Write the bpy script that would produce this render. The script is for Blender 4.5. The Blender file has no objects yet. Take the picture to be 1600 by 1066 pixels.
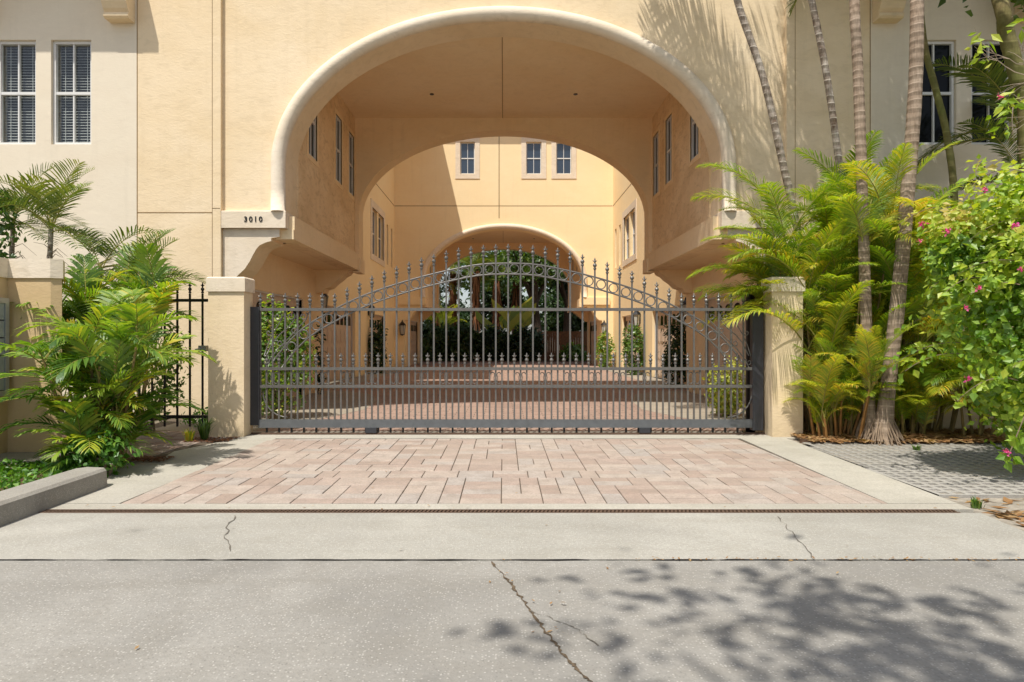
import bpy, bmesh, math, random
from mathutils import Vector, Matrix, noise
random.seed(7)
sc = bpy.context.scene
COL = sc.collection
F = 1067.0; CX = 787.0; CY = 530.0; H = 1.4
def PX(px, Y): return (px - CX) * Y / F
def PZ(py, Y): return H + (CY - py) * Y / F
R = random.Random(3)
U = R.uniform

# ---------------------------------------------------------------- mesh builder
class MB:
    def __init__(s): s.v = []; s.f = []; s.t = []; s.m = []; s.cur = 0; s.tint = 0.5
    def add(s, vs, fs, tint=None):
        b = len(s.v); s.v.extend([tuple(p) for p in vs])
        for f in fs:
            s.f.append([b + i for i in f]); s.t.append(s.tint if tint is None else tint); s.m.append(s.cur)
    def box(s, x0, x1, y0, y1, z0, z1, tint=None):
        s.add([(x0,y0,z0),(x1,y0,z0),(x1,y1,z0),(x0,y1,z0),(x0,y0,z1),(x1,y0,z1),(x1,y1,z1),(x0,y1,z1)],
              [(0,3,2,1),(4,5,6,7),(0,1,5,4),(1,2,6,5),(2,3,7,6),(3,0,4,7)], tint)
    def bevbox(s, x0, x1, y0, y1, z0, z1, c, tint=None):
        # box with bevelled top edge
        s.add([(x0,y0,z0),(x1,y0,z0),(x1,y1,z0),(x0,y1,z0),(x0,y0,z1-c),(x1,y0,z1-c),(x1,y1,z1-c),(x0,y1,z1-c),
               (x0+c,y0+c,z1),(x1-c,y0+c,z1),(x1-c,y1-c,z1),(x0+c,y1-c,z1)],
              [(0,1,5,4),(1,2,6,5),(2,3,7,6),(3,0,4,7),(4,5,9,8),(5,6,10,9),(6,7,11,10),(7,4,8,11),(8,9,10,11)], tint)
    def tube(s, pts, rad, n=8, cap=True, tint=None, closed=False):
        pts = [Vector(p) for p in pts]
        if not hasattr(rad, '__len__'): rad = [rad] * len(pts)
        N = len(pts); rings = []
        up = None; b = len(s.v); vs = []
        for i, p in enumerate(pts):
            if closed: t = pts[(i+1) % N] - pts[i-1]
            else: t = pts[min(i+1, N-1)] - pts[max(i-1, 0)]
            if t.length < 1e-9: t = Vector((0,0,1))
            t.normalize()
            if up is None:
                up = Vector((0,0,1)) if abs(t.z) < .9 else Vector((0,1,0))
            a = t.cross(up)
            if a.length < 1e-6: a = t.cross(Vector((1,0,0)))
            a.normalize(); c = a.cross(t); up = c
            for k in range(n):
                th = 2*math.pi*(k + .5)/n
                vs.append(p + a*math.cos(th)*rad[i] + c*math.sin(th)*rad[i])
        fs = []
        M = N if closed else N-1
        for i in range(M):
            j = (i+1) % N
            for k in range(n):
                fs.append((i*n+k, i*n+(k+1)%n, j*n+(k+1)%n, j*n+k))
        if cap and not closed:
            fs.append(tuple(range(n))); fs.append(tuple((N-1)*n + n-1-k for k in range(n)))
        s.add(vs, fs, tint)
    def lathe(s, prof, cx, cy, n=10, sy=1.0, tint=None):
        vs = []
        for r, z in prof:
            for k in range(n):
                th = 2*math.pi*k/n
                vs.append((cx + r*math.cos(th), cy + r*math.sin(th)*sy, z))
        fs = []
        for i in range(len(prof)-1):
            for k in range(n): fs.append((i*n+k, i*n+(k+1)%n, (i+1)*n+(k+1)%n, (i+1)*n+k))
        fs.append(tuple(n-1-k for k in range(n))); fs.append(tuple((len(prof)-1)*n+k for k in range(n)))
        s.add(vs, fs, tint)
    def mesh(s, name, mats, smooth=False):
        me = bpy.data.meshes.new(name); me.from_pydata(s.v, [], s.f)
        if not isinstance(mats, (list, tuple)): mats = [mats]
        for m in mats: me.materials.append(m)
        if len(mats) > 1: me.polygons.foreach_set('material_index', s.m)
        at = me.attributes.new('tint', 'FLOAT', 'FACE'); at.data.foreach_set('value', s.t)
        if smooth: me.polygons.foreach_set('use_smooth', [True]*len(me.polygons))
        me.update(); return me
    def build(s, name, mats, parent=None, smooth=False, loc=None):
        me = s.mesh(name, mats, smooth); return link(name, me, parent, loc)

def link(name, me, parent=None, loc=None):
    o = bpy.data.objects.new(name, me); COL.objects.link(o)
    if parent is not None: o.parent = parent
    if loc is not None: o.location = loc
    return o
def tag(o, label, cat, group=None, kind=None):
    if label: o['label'] = label
    if cat: o['category'] = cat
    if group: o['group'] = group
    if kind: o['kind'] = kind
    return o
def thing(name, label, cat, loc=(0,0,0), rz=0, group=None):
    o = bpy.data.objects.new(name, None); COL.objects.link(o)
    o.empty_display_size = .2; o.location = loc; o.rotation_euler.z = rz
    return tag(o, label, cat, group)
def struct(o): o['kind'] = 'structure'; return o
def copy_tree(o, parent=None):
    c = o.copy(); COL.objects.link(c); c.parent = parent
    for ch in [x for x in o.children]: copy_tree(ch, c)
    return c

def plate(outer, holes, axis, pos, thick, mb=None):
    """extruded 2D outline with holes; axis 'Y' -> (u, pos..pos+thick, v); 'X' -> (pos..pos+thick, u, v)"""
    bm = bmesh.new(); loops = []
    for lp in [outer] + holes:
        vs = [bm.verts.new((p[0], p[1], 0)) for p in lp]
        es = [bm.edges.new((vs[i], vs[(i+1) % len(vs)])) for i in range(len(vs))]
        loops.append(len(lp))
    bmesh.ops.triangle_fill(bm, use_beauty=True, use_dissolve=False, edges=bm.edges[:])
    bm.verts.ensure_lookup_table(); bm.verts.index_update()
    n = len(bm.verts); v2 = [(v.co.x, v.co.y) for v in bm.verts]
    tris = []
    for f in bm.faces:
        idx = [v.index for v in f.verts]
        if f.normal.z < 0: idx.reverse()
        tris.append(idx)
    bm.free()
    mp = (lambda u, v, d: (u, pos + d, v)) if axis == 'Y' else (lambda u, v, d: (pos + d, u, v))
    vs = [mp(u, v, 0) for u, v in v2] + [mp(u, v, thick) for u, v in v2]
    fs = [tuple(t) for t in tris] + [tuple(n + i for i in reversed(t)) for t in tris]
    b = 0
    for L in loops:
        for i in range(L):
            a, c = b+i, b+(i+1) % L
            fs.append((a, a+n, c+n, c))
        b += L
    m = mb or MB(); m.add(vs, fs)
    return m
def recalc(o):
    bm = bmesh.new(); bm.from_mesh(o.data); bmesh.ops.recalc_face_normals(bm, faces=bm.faces[:]); bm.to_mesh(o.data); bm.free(); return o

# ---------------------------------------------------------------- materials
class NT:
    def __init__(s, name):
        s.m = bpy.data.materials.new(name); s.m.use_nodes = True; s.t = s.m.node_tree
        s.n = s.t.nodes; s.l = s.t.links; s.n.clear()
        s.out = s.n.new('ShaderNodeOutputMaterial')
    def node(s, typ, **kw):
        nd = s.n.new(typ)
        for k, v in kw.items():
            if k == 'ins':
                for kk, vv in v.items():
                    if isinstance(vv, bpy.types.NodeSocket): s.l.new(vv, nd.inputs[kk])
                    else: nd.inputs[kk].default_value = vv
            else: setattr(nd, k, v)
        return nd
    def coord(s): return s.node('ShaderNodeNewGeometry').outputs['Position']
    def obj(s): return s.node('ShaderNodeTexCoord').outputs['Object']
    def mapping(s, vec, scale): return s.node('ShaderNodeMapping', ins={'Vector': vec, 'Scale': scale}).outputs[0]
    def noise(s, vec, scale, detail=4, rough=.55, dist=0):
        return s.node('ShaderNodeTexNoise', ins={'Vector': vec, 'Scale': scale, 'Detail': detail, 'Roughness': rough, 'Distortion': dist}).outputs['Fac']
    def ramp(s, fac, stops):
        nd = s.node('ShaderNodeValToRGB', ins={'Fac': fac}); cr = nd.color_ramp
        while len(cr.elements) > 1: cr.elements.remove(cr.elements[-1])
        for i, (p, c) in enumerate(stops):
            e = cr.elements[0] if i == 0 else cr.elements.new(p)
            e.position = p
            if not hasattr(c, '__len__'): c = (c, c, c)
            e.color = (*c[:3], 1)
        return nd.outputs['Color']
    def mix(s, fac, a, b, mode='MIX'):
        nd = s.node('ShaderNodeMix', data_type='RGBA', blend_type=mode)
        for k, v in ((0, fac), (6, a), (7, b)):
            if isinstance(v, bpy.types.NodeSocket): s.l.new(v, nd.inputs[k])
            else: nd.inputs[k].default_value = v if k == 0 or len(v) == 4 else (*v, 1)
        return nd.outputs[2]
    def math(s, op, a, b=0.0, clamp=False):
        nd = s.node('ShaderNodeMath', operation=op, use_clamp=clamp)
        for k, v in ((0, a), (1, b)):
            if isinstance(v, bpy.types.NodeSocket): s.l.new(v, nd.inputs[k])
            else: nd.inputs[k].default_value = v
        return nd.outputs[0]
    def bump(s, h, strength, dist=.01, normal=None):
        ins = {'Height': h, 'Strength': strength, 'Distance': dist}
        if normal is not None: ins['Normal'] = normal
        return s.node('ShaderNodeBump', ins=ins).outputs[0]
    def principled(s, color, rough=.8, metallic=0, spec=.3, normal=None):
        ins = {'Base Color': color if isinstance(color, bpy.types.NodeSocket) else (*color[:3], 1), 'Roughness': rough, 'Metallic': metallic, 'Specular IOR Level': spec}
        if normal is not None: ins['Normal'] = normal
        p = s.node('ShaderNodeBsdfPrincipled', ins=ins); s.l.new(p.outputs[0], s.out.inputs[0]); return p

def stucco(name, c, c2=None, bump=.35, mott=.5):
    t = NT(name); g = t.coord()
    c2 = c2 or tuple(x*.80 for x in c)
    big = t.noise(t.mapping(g, (.5, .5, .8)), 1.3, 5, .6, .6)
    med = t.noise(t.mapping(g, (1.5, 1.5, 3.2)), 2.2, 5, .65, 1.2)
    streak = t.noise(t.mapping(g, (5, 5, .35)), 1.4, 3, .6)
    base = t.mix(t.ramp(big, [(.35, 0), (.7, 1)]), c, c2)
    base = t.mix(t.math('MULTIPLY', t.ramp(med, [(.5, 0), (.75, 1)]), mott), base, tuple(x*.78 for x in c2))
    base = t.mix(t.math('MULTIPLY', t.ramp(med, [(.22, 1), (.42, 0)]), .35), base, tuple(min(1, x*1.12+.02) for x in c))
    base = t.mix(t.math('MULTIPLY', t.ramp(streak, [(.55, 0), (.8, 1)]), .13), base, tuple(x*.6 for x in c2))
    # splash dirt near the ground
    z = t.node('ShaderNodeSeparateXYZ', ins={'Vector': g}).outputs['Z']
    low = t.math('MULTIPLY', t.math('SUBTRACT', 1.0, t.math('MULTIPLY', z, 2.2), True), t.noise(g, 6, 4, .7))
    base = t.mix(t.math('MULTIPLY', low, .5), base, (.16, .12, .07))
    fine = t.noise(g, 90, 3, .6); trowel = t.noise(t.mapping(g, (1, 1, 2.4)), 7, 4, .6, 1.5)
    hgt = t.math('ADD', t.math('MULTIPLY', fine, .25), t.math('MULTIPLY', trowel, 1.0))
    nrm = t.bump(hgt, bump, .02)
    t.principled(base, .9, 0, .15, nrm); return t.m

def simple(name, c, rough=.6, metallic=0, spec=.3, var=.25, scale=6, bump=0):
    t = NT(name); g = t.coord()
    n = t.noise(g, scale, 5, .6)
    col = t.mix(t.ramp(n, [(.3, 0), (.75, 1)]), tuple(min(1, x*(1+var*.4)) for x in c), tuple(x*(1-var) for x in c))
    t.principled(col, rough, metallic, spec, t.bump(t.noise(g, scale*12, 3), bump, .005) if bump else None); return t.m

def concrete(name, c, speck=.5, scale=75, stain=.3):
    t = NT(name); g = t.coord()
    big = t.noise(g, .55, 6, .6, .4); med = t.noise(g, 3.2, 6, .7); fine = t.noise(g, 38, 4, .7)
    base = t.mix(t.ramp(big, [(.32, 0), (.72, 1)]), tuple(x*1.08 for x in c), tuple(x*(1-stain) for x in c))
    base = t.mix(t.math('MULTIPLY', t.ramp(med, [(.45, 0), (.7, 1)]), .45), base, (c[0]*.72, c[1]*.70, c[2]*.66))
    base = t.mix(t.math('MULTIPLY', t.ramp(fine, [(.35, 1), (.6, 0)]), .35), base, tuple(x*.55 for x in c))
    tyre = t.noise(t.mapping(g, (.12, 1.5, 1)), 1.6, 4, .6, .3)
    base = t.mix(t.math('MULTIPLY', t.ramp(tyre, [(.5, 0), (.68, 1)]), .3), base, (c[0]*.62, c[1]*.60, c[2]*.56))
    drip = t.noise(g, 1.7, 2, .4, .8); base = t.mix(t.math('MULTIPLY', t.ramp(drip, [(.70, 0), (.78, 1)]), .45), base, tuple(x*.42 for x in c))
    vo = t.node('ShaderNodeTexVoronoi', ins={'Vector': g, 'Scale': scale, 'Randomness': 1.0})
    rnd = t.node('ShaderNodeSeparateColor', ins={'Color': vo.outputs['Color']}).outputs[0]
    near = t.ramp(vo.outputs['Distance'], [(.18, 1), (.42, 0)])
    sel = t.ramp(rnd, [(.62, 0), (.72, 1)])
    seld = t.ramp(rnd, [(.12, 1), (.18, 0)])
    base = t.mix(t.math('MULTIPLY', t.math('MULTIPLY', near, sel), speck), base, tuple(min(1, x*1.75+.04) for x in c))
    base = t.mix(t.math('MULTIPLY', t.math('MULTIPLY', near, seld), speck*.9), base, tuple(x*.42 for x in c))
    nrm = t.bump(t.math('ADD', fine, t.math('MULTIPLY', near, .5)), .4, .006)
    t.principled(base, .92, 0, .2, nrm); return t.m

def paver_mat(name, dark, light, dirt=.35):
    t = NT(name); g = t.coord()
    a = t.node('ShaderNodeAttribute', attribute_name='tint').outputs['Fac']
    base = t.ramp(a, [(0, dark), (.35, tuple((d+l)/2*x for d, l, x in zip(dark, light, (1.0,.97,.98)))), (.7, light), (1, (light[0]*.86, light[1]*.92, light[2]*.98))])
    n1 = t.noise(g, 5, 6, .7); n2 = t.noise(g, 60, 4, .7); n3 = t.noise(g, .8, 5, .6)
    base = t.mix(t.math('MULTIPLY', t.ramp(n1, [(.4, 0), (.72, 1)]), dirt), base, tuple(x*.55 for x in light))
    base = t.mix(t.math('MULTIPLY', t.ramp(n2, [(.35, 1), (.55, 0)]), .4), base, tuple(x*.5 for x in dark))
    base = t.mix(t.math('MULTIPLY', t.ramp(n3, [(.45, 0), (.7, 1)]), .3), base, (.42, .36, .29))
    t.principled(base, .9, 0, .2, t.bump(t.math('ADD', n2, t.math('MULTIPLY', n1, .6)), .5, .006)); return t.m

def court_mat(name):
    t = NT(name); g = t.coord()
    br = t.node('ShaderNodeTexBrick', offset=.5, ins={'Vector': g, 'Scale': 1.0, 'Color1': (.40,.275,.215,1), 'Color2': (.32,.215,.17,1), 'Mortar': (.12,.1,.08,1),
          'Mortar Size': .008, 'Brick Width': .36, 'Row Height': .18, 'Bias': 0.0})
    n = t.noise(g, 2.0, 6, .7); n2 = t.noise(g, 50, 3)
    base = t.mix(t.math('MULTIPLY', t.ramp(n, [(.4, 0), (.7, 1)]), .5), br.outputs['Color'], (.30, .22, .17))
    t.principled(base, .9, 0, .2, t.bump(t.math('ADD', n2, t.math('MULTIPLY', br.outputs['Fac'], -2)), .4, .006)); return t.m

def leaf_mat(name, stops, trans=.35, rough=.5, gl=.04):
    t = NT(name)
    a = t.node('ShaderNodeAttribute', attribute_name='tint').outputs['Fac']
    oi = t.node('ShaderNodeObjectInfo').outputs['Random']
    n = t.noise(t.coord(), 2.5, 3)
    f = t.math('ADD', t.math('MULTIPLY', t.math('SUBTRACT', a, .06), .66), t.math('ADD', t.math('MULTIPLY', oi, .34), t.math('MULTIPLY', n, .16)), True)
    col = t.ramp(f, stops)
    d = t.node('ShaderNodeBsdfDiffuse', ins={'Color': col})
    tc = t.mix(1.0, col, (1.45, 1.5, .55, 1), 'MULTIPLY')
    tr = t.node('ShaderNodeBsdfTranslucent', ins={'Color': tc})
    m1 = t.node('ShaderNodeMixShader', ins={0: trans, 1: d.outputs[0], 2: tr.outputs[0]})
    g = t.node('ShaderNodeBsdfGlossy', ins={'Color': (1,1,1,1), 'Roughness': rough})
    m2 = t.node('ShaderNodeMixShader', ins={0: gl, 1: m1.outputs[0], 2: g.outputs[0]})
    t.l.new(m2.outputs[0], t.out.inputs[0]); return t.m

def bark_ring(name, c1, c2, ring=9.0, moss=None):
    t = NT(name); g = t.obj()
    w = t.node('ShaderNodeTexWave', wave_type='BANDS', bands_direction='Z', ins={'Vector': g, 'Scale': ring/4.6, 'Distortion': 1.6, 'Detail': 2.0, 'Detail Scale': 2.0}).outputs['Fac']
    n = t.noise(t.mapping(g, (1, 1, .5)), 5, 5, .7); n2 = t.noise(t.mapping(g, (1, 1, .12)), 45, 4, .7)
    base = t.mix(t.ramp(n, [(.3, 0), (.7, 1)]), c1, c2)
    base = t.mix(t.math('MULTIPLY', t.ramp(n2, [(.4, 0), (.7, 1)]), .6), base, tuple(x*.5 for x in c2))
    base = t.mix(t.math('MULTIPLY', t.ramp(w, [(.93, 0), (.985, 1)]), t.math('MULTIPLY', t.ramp(t.noise(g, 7, 3), [(.4, 0), (.6, 1)]), .65)), base, tuple(min(1, x*1.5) for x in c1))
    base = t.mix(t.math('MULTIPLY', t.ramp(w, [(.0, 1), (.05, 0)]), .25), base, tuple(x*.4 for x in c2))
    if moss: base = t.mix(t.ramp(t.noise(g, 1.1, 4), [(.4, 0), (.62, .8)]), base, moss)
    t.principled(base, .9, 0, .15, t.bump(t.math('ADD', n2, w), .6, .01)); return t.m

YEL = (.85, .69, .475)
M = {}
M['stucco'] = stucco('yellow_stucco', YEL, (.79, .62, .395), .22, .45)
M['stucco_in'] = stucco('passage_stucco', (.88, .70, .455), (.85, .645, .385), .3, .3)
M['stucco_court'] = stucco('court_stucco', (.93, .75, .46), (.91, .715, .42), .15, .12)
M['stucco_side'] = stucco('reflection_mottled_stucco', (.90, .70, .45), (.74, .53, .30), .8, .9)  # blotches painted in for bright reflections on the passage side walls
M['stucco_pale'] = stucco('pale_stucco', (.80, .71, .56), (.77, .67, .52), .12, .2)
M['stucco_trim'] = stucco('cream_trim', (.82, .71, .565), (.74, .62, .46), .22, .6)
M['stucco_wall'] = stucco('boundary_stucco', (.66, .49, .28), (.60, .43, .235), .2, .3)
M['joint'] = simple('score_joint', (.30, .19, .09), .9)
M['road'] = concrete('road_concrete', (.345, .328, .295), .42, 66, .42)
M['apron'] = concrete('apron_concrete', (.425, .405, .355), .4, 85, .3)
M['border'] = concrete('border_concrete', (.46, .43, .365), .35, 90, .14)
M['curb'] = concrete('curb_concrete', (.36, .335, .29), .4, 90, .35)
M['paver'] = paver_mat('pink_paver', (.37, .28, .225), (.48, .40, .335), .7)
M['walk'] = paver_mat('walk_paver', (.30, .19, .15), (.44, .33, .27))
M['sand'] = simple('joint_sand', (.11, .085, .06), .95, bump=.4, scale=20)
M['court'] = court_mat('court_paving')
M['court_conc'] = concrete('court_concrete', (.37, .32, .25), .3, 60, .2)
M['grid'] = concrete('turf_block_concrete', (.38, .36, .325), .4, 80, .3)
M['soil'] = simple('sandy_soil', (.33, .29, .235), .95, var=.5, scale=9, bump=.6)
M['mulch'] = simple('mulch', (.13, .075, .045), .95, var=.6, scale=25, bump=.9)
M['ground'] = simple('ground', (.20, .17, .12), .95, var=.5, scale=2, bump=.5)
M['iron'] = simple('grey_iron', (.155, .147, .135), .42, .25, .5, .25, 30)
M['iron_dark'] = simple('dark_iron', (.045, .047, .055), .4, .2, .5, .15, 12)
M['black'] = simple('black_iron', (.012, .012, .013), .35, .2, .5, .15, 20)
M['rust'] = simple('rusty_grate', (.15, .095, .065), .7, .3, .3, .5, 40, .4)
M['crack'] = simple('hairline_crack', (.17,.15,.12), .95, var=.6, scale=30)
M['hole'] = simple('drain_dark', (.008, .006, .005), .9)
M['white'] = simple('white_frame', (.74, .73, .70), .5, 0, .4, .08)
M['door'] = simple('garage_door_paint', (.62, .49, .37), .55, 0, .3, .1)
M['blind'] = simple('blind_slat', (.85, .83, .78), .6, 0, .3, .1)
M['dark'] = simple('room_dark', (.02, .018, .015), .9)
M['wood'] = simple('fence_wood', (.20, .10, .05), .8, 0, .2, .5, 9, .4)
M['alu'] = simple('grey_frame', (.42, .43, .44), .4, .4, .5, .15, 9)
M['cab'] = simple('cabinet_glass', (.33, .36, .37), .25, 0, .5, .2, 12)
M['lantern_glass'] = simple('lantern_glass', (.55, .55, .5), .15, 0, .6, .1)
def glass(name, c, rough, w=.5):
    t = NT(name); g = t.coord()
    t.principled(c, rough, 0, w, t.bump(t.noise(g, 1.2, 2), .06, .02)); return t.m
M['glass'] = glass('dark_glass', (.010, .011, .012), .04, .12)
M['glass_sky'] = glass('sky_glass', (.03, .045, .07), .05, .9)
def clear(name):
    t = NT(name)
    tr = t.node('ShaderNodeBsdfTransparent', ins={'Color': (.86, .88, .88, 1)})
    gl = t.node('ShaderNodeBsdfGlossy', ins={'Color': (1,1,1,1), 'Roughness': .03})
    mx = t.node('ShaderNodeMixShader', ins={0: .035, 1: tr.outputs[0], 2: gl.outputs[0]})
    t.l.new(mx.outputs[0], t.out.inputs[0]); return t.m
M['clear'] = clear('window_glass')
# foliage
M['areca'] = leaf_mat('areca_leaf', [(0, (.03,.085,.010)), (.22, (.10,.21,.014)), (.5, (.22,.35,.018)), (.76, (.48,.49,.03)), (.93, (.72,.52,.05)), (1, (.50,.22,.03))], .45)
M['bamboo_palm'] = leaf_mat('bamboo_palm_leaf', [(0, (.025,.075,.010)), (.3, (.07,.17,.016)), (.55, (.17,.29,.025)), (.8, (.33,.43,.04)), (.94, (.55,.46,.04)), (1, (.5,.20,.03))], .42)
M['palm'] = leaf_mat('palm_leaf', [(0, (.03,.06,.012)), (.4, (.085,.14,.022)), (.7, (.18,.23,.035)), (1, (.34,.34,.06))], .24)
M['boug'] = leaf_mat('bougainvillea_leaf', [(0, (.02,.075,.010)), (.3, (.09,.22,.014)), (.6, (.26,.40,.022)), (.85, (.48,.54,.05)), (1, (.46,.36,.07))], .42)
M['hedge'] = leaf_mat('hedge_leaf', [(0, (.02,.055,.010)), (.4, (.07,.16,.018)), (.75, (.19,.32,.03)), (1, (.50,.50,.05))], .4, .42, .06)
M['yellowbush'] = leaf_mat('variegated_leaf', [(0, (.05,.11,.015)), (.4, (.2,.28,.03)), (.7, (.5,.5,.08)), (1, (.68,.64,.16))], .4)
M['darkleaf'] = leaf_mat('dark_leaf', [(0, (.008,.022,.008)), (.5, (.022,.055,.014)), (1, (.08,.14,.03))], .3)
M['cover'] = leaf_mat('ground_cover_leaf', [(0, (.03,.10,.012)), (.5, (.10,.25,.02)), (1, (.26,.42,.05))], .35)
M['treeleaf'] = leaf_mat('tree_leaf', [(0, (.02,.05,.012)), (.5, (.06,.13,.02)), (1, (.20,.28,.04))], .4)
M['pink'] = leaf_mat('pink_bract', [(0, (.50,.03,.20)), (.6, (.72,.07,.36)), (1, (.85,.25,.40))], .4)
M['dead'] = leaf_mat('dead_leaf', [(0, (.16,.07,.03)), (.5, (.32,.17,.07)), (1, (.5,.36,.18))], .25)
M['rachis'] = simple('frond_stem', (.30, .27, .06), .6, var=.3, scale=5)
M['cane'] = simple('cane', (.26, .19, .07), .7, var=.5, scale=9)
M['twig'] = simple('twig', (.26, .19, .13), .85, var=.4, scale=12)
M['trunk'] = bark_ring('ringed_trunk', (.42, .33, .25), (.24, .17, .115), 13)
M['trunk_b'] = bark_ring('weathered_trunk', (.60, .54, .46), (.15, .095, .06), 12)
M['trunk_g'] = bark_ring('mossy_trunk', (.24, .20, .09), (.15, .11, .05), 8, (.13, .15, .04))
M['bark'] = simple('bark', (.10, .07, .05), .9, var=.5, scale=14, bump=.8)
M['shag'] = simple('palm_shag', (.24, .10, .045), .95, var=.6, scale=22, bump=.8)

# ---------------------------------------------------------------- ground
def slab(name, poly, z0, z1, mat):
    n = len(poly); m = MB()
    m.add([(x, y, z0) for x, y in poly] + [(x, y, z1) for x, y in poly],
          [tuple(range(n, 2*n))] + [(i, (i+1) % n, n+(i+1) % n, n+i) for i in range(n)])
    return struct(recalc(m.build(name, mat)))
m = MB(); m.add([(-400,-400,-.06),(400,-400,-.06),(400,600,-.06),(-400,600,-.06)], [(0,1,2,3)]); struct(m.build('ground', M['ground']))
slab('road', [(-60,-9),(60,-9),(60,4.315),(-60,4.315)], -.05, 0, M['road'])
slab('driveway_apron', [(-9,4.33),(3.78,4.33),(3.78,4.9),(3.84,5.50),(-9,5.50)], -.05, .001, M['apron'])
slab('drain_border', [(-3.86,5.61),(3.86,5.61),(3.86,5.80),(-3.86,5.80)], -.05, .002, M['border'])
slab('concrete_border_right', [(3.27,5.81),(3.86,5.81),(3.98,9.62),(3.33,9.62)], -.05, .003, M['border'])
slab('concrete_border_left', [(-3.27,5.81),(-3.86,5.81),(-4.35,7.0),(-4.35,7.72),(-4.0,7.98),(-4.1,8.5),(-3.75,9.62),(-3.2,9.62)], -.05, .003, M['border'])
slab('gate_threshold', [(-4.2,9.63),(4.3,9.63),(4.3,10.35),(-4.2,10.35)], -.05, .001, M['border'])
# expansion joint and cracks
def ribbon(name, pts, w, z, mat):
    m = MB(); vs = []
    for i, (x, y) in enumerate(pts):
        a = Vector(pts[min(i+1, len(pts)-1)]) - Vector(pts[max(i-1, 0)]); a.normalize(); nx, ny = -a.y, a.x
        ww = w*U(.2, 1.6); vs += [(x-nx*ww, y-ny*ww, z), (x+nx*ww, y+ny*ww, z)]
    m.add(vs, [(2*i, 2*i+1, 2*i+3, 2*i+2) for i in range(len(pts)-1)])
    return struct(m.build(name, mat))
def jag(a, b, n, amp):
    out = []
    for i in range(n+1):
        t = i/n; out.append((a[0]+(b[0]-a[0])*t + (U(-amp, amp) if 0 < i < n else 0), a[1]+(b[1]-a[1])*t + (U(-amp, amp)*.5 if 0 < i < n else 0)))
    return out
def gp(px, py): Y = F*H/(py-CY); return (PX(px, Y), Y)
ribbon('road_joint', jag((-9, 4.322), (9, 4.322), 160, .008), .009, .004, M['hole'])
cr = []
seg = [gp(768,878), gp(800,915), gp(828,955), gp(862,1000), gp(890,1035), gp(925,1066), gp(990,1150)]
for a, b in zip(seg, seg[1:]): cr += jag(a, b, 14, .010)[:-1]
ribbon('road_crack', cr, .0065, .004, simple('crack_dirt', (.13,.095,.06), .95, var=.7, scale=30))
ribbon('apron_crack', jag(gp(367,806), gp(350,838), 8, .02) + jag(gp(350,838), gp(360,862), 6, .02)[1:], .004, .006, M['crack'])
ribbon('apron_crack', jag(gp(1215,808), gp(1268,872), 14, .02), .003, .006, M['crack'])
ribbon('road_crack', jag(gp(829,955), gp(905,985), 14, .012) + jag(gp(905,985), gp(935,1010), 6, .012)[1:], .003, .0045, M['crack'])
# paver driveway: courses of pairs laid lengthways or crossways
def pave(name, x0, x1, y0, y1, mat, ztop, unit=.18, seed=1, inside=None):
    rr = random.Random(seed); m = MB(); g = .004; row = 0; y = y0
    def brick(a, b, c, d):
        a = max(a, x0); b = min(b, x1); c = max(c, y0); d = min(d, y1)
        if b-a < .02 or d-c < .02: return
        if inside and not inside((a+b)/2, (c+d)/2): return
        z = ztop + rr.uniform(-.0025, .0025)
        m.bevbox(a+g, b-g, c+g, d-g, ztop-.05, z, .004, rr.random())
    while y < y1:
        x = x0 - rr.choice([0, unit, unit*.5])
        while x < x1:
            if rr.random() < .62:
                off = rr.choice([0, 0, -unit*.5])
                brick(x, x+unit, y+0, y+2*unit); x += unit
            else:
                brick(x, x+2*unit, y, y+unit); brick(x, x+2*unit, y+unit, y+2*unit); x += 2*unit
        y += 2*unit
    return struct(m.build(name, mat))
slab('paver_bed', [(-3.27,5.805),(3.27,5.805),(3.33,9.625),(-3.2,9.625)], -.06, -.006, M['sand'])
pave('paver_driveway', -3.26, 3.27, 5.81, 9.55, M['paver'], .004, inside=lambda x, y: abs(x) < 3.27)
def inwalk(x, y): return (x > -4.3 - (y-8.0)*.35 or y < 10) and x < -4.02 + (0 if y < 8.6 else (y-8.6)*.1)
slab('walkway_bed', [(-5.3,7.75),(-3.85,8.3),(-3.75,9.7),(-3.9,12.1),(-5.9,12.1)], -.055, -.008, M['sand'])
pave('walkway_paving', -5.4, -3.75, 7.8, 12.1, M['walk'], .0, .15, 4, inside=lambda x, y: x < -4.05 - max(0, 8.5-y)*.1 + max(0, y-10.2)*.5)
# courtyard
slab('courtyard_paving', [(-5.45,10.36),(5.45,10.36),(5.45,41),(-5.45,41)], -.05, 0, M['court'])
ap = [(-5.45,18.6),(-4.2,18.4),(-3.3,17.2),(-2.9,15.5),(-2.75,13.6),(-3.1,12.3),(-3.6,11.2),(-3.8,10.4),(-5.45,10.4)]
slab('courtyard_apron_left', ap, -.04, .004, M['court_conc'])
slab('courtyard_apron_right', [(-x, y) for x, y in ap], -.04, .004, M['court_conc'])
slab('courtyard_strip_left', [(-5.45,19),(-4.6,19),(-4.6,33.8),(-5.45,33.8)], -.04, .005, M['court_conc'])
slab('courtyard_strip_right', [(5.45,19),(4.6,19),(4.6,33.8),(5.45,33.8)], -.04, .005, M['court_conc'])
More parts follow.
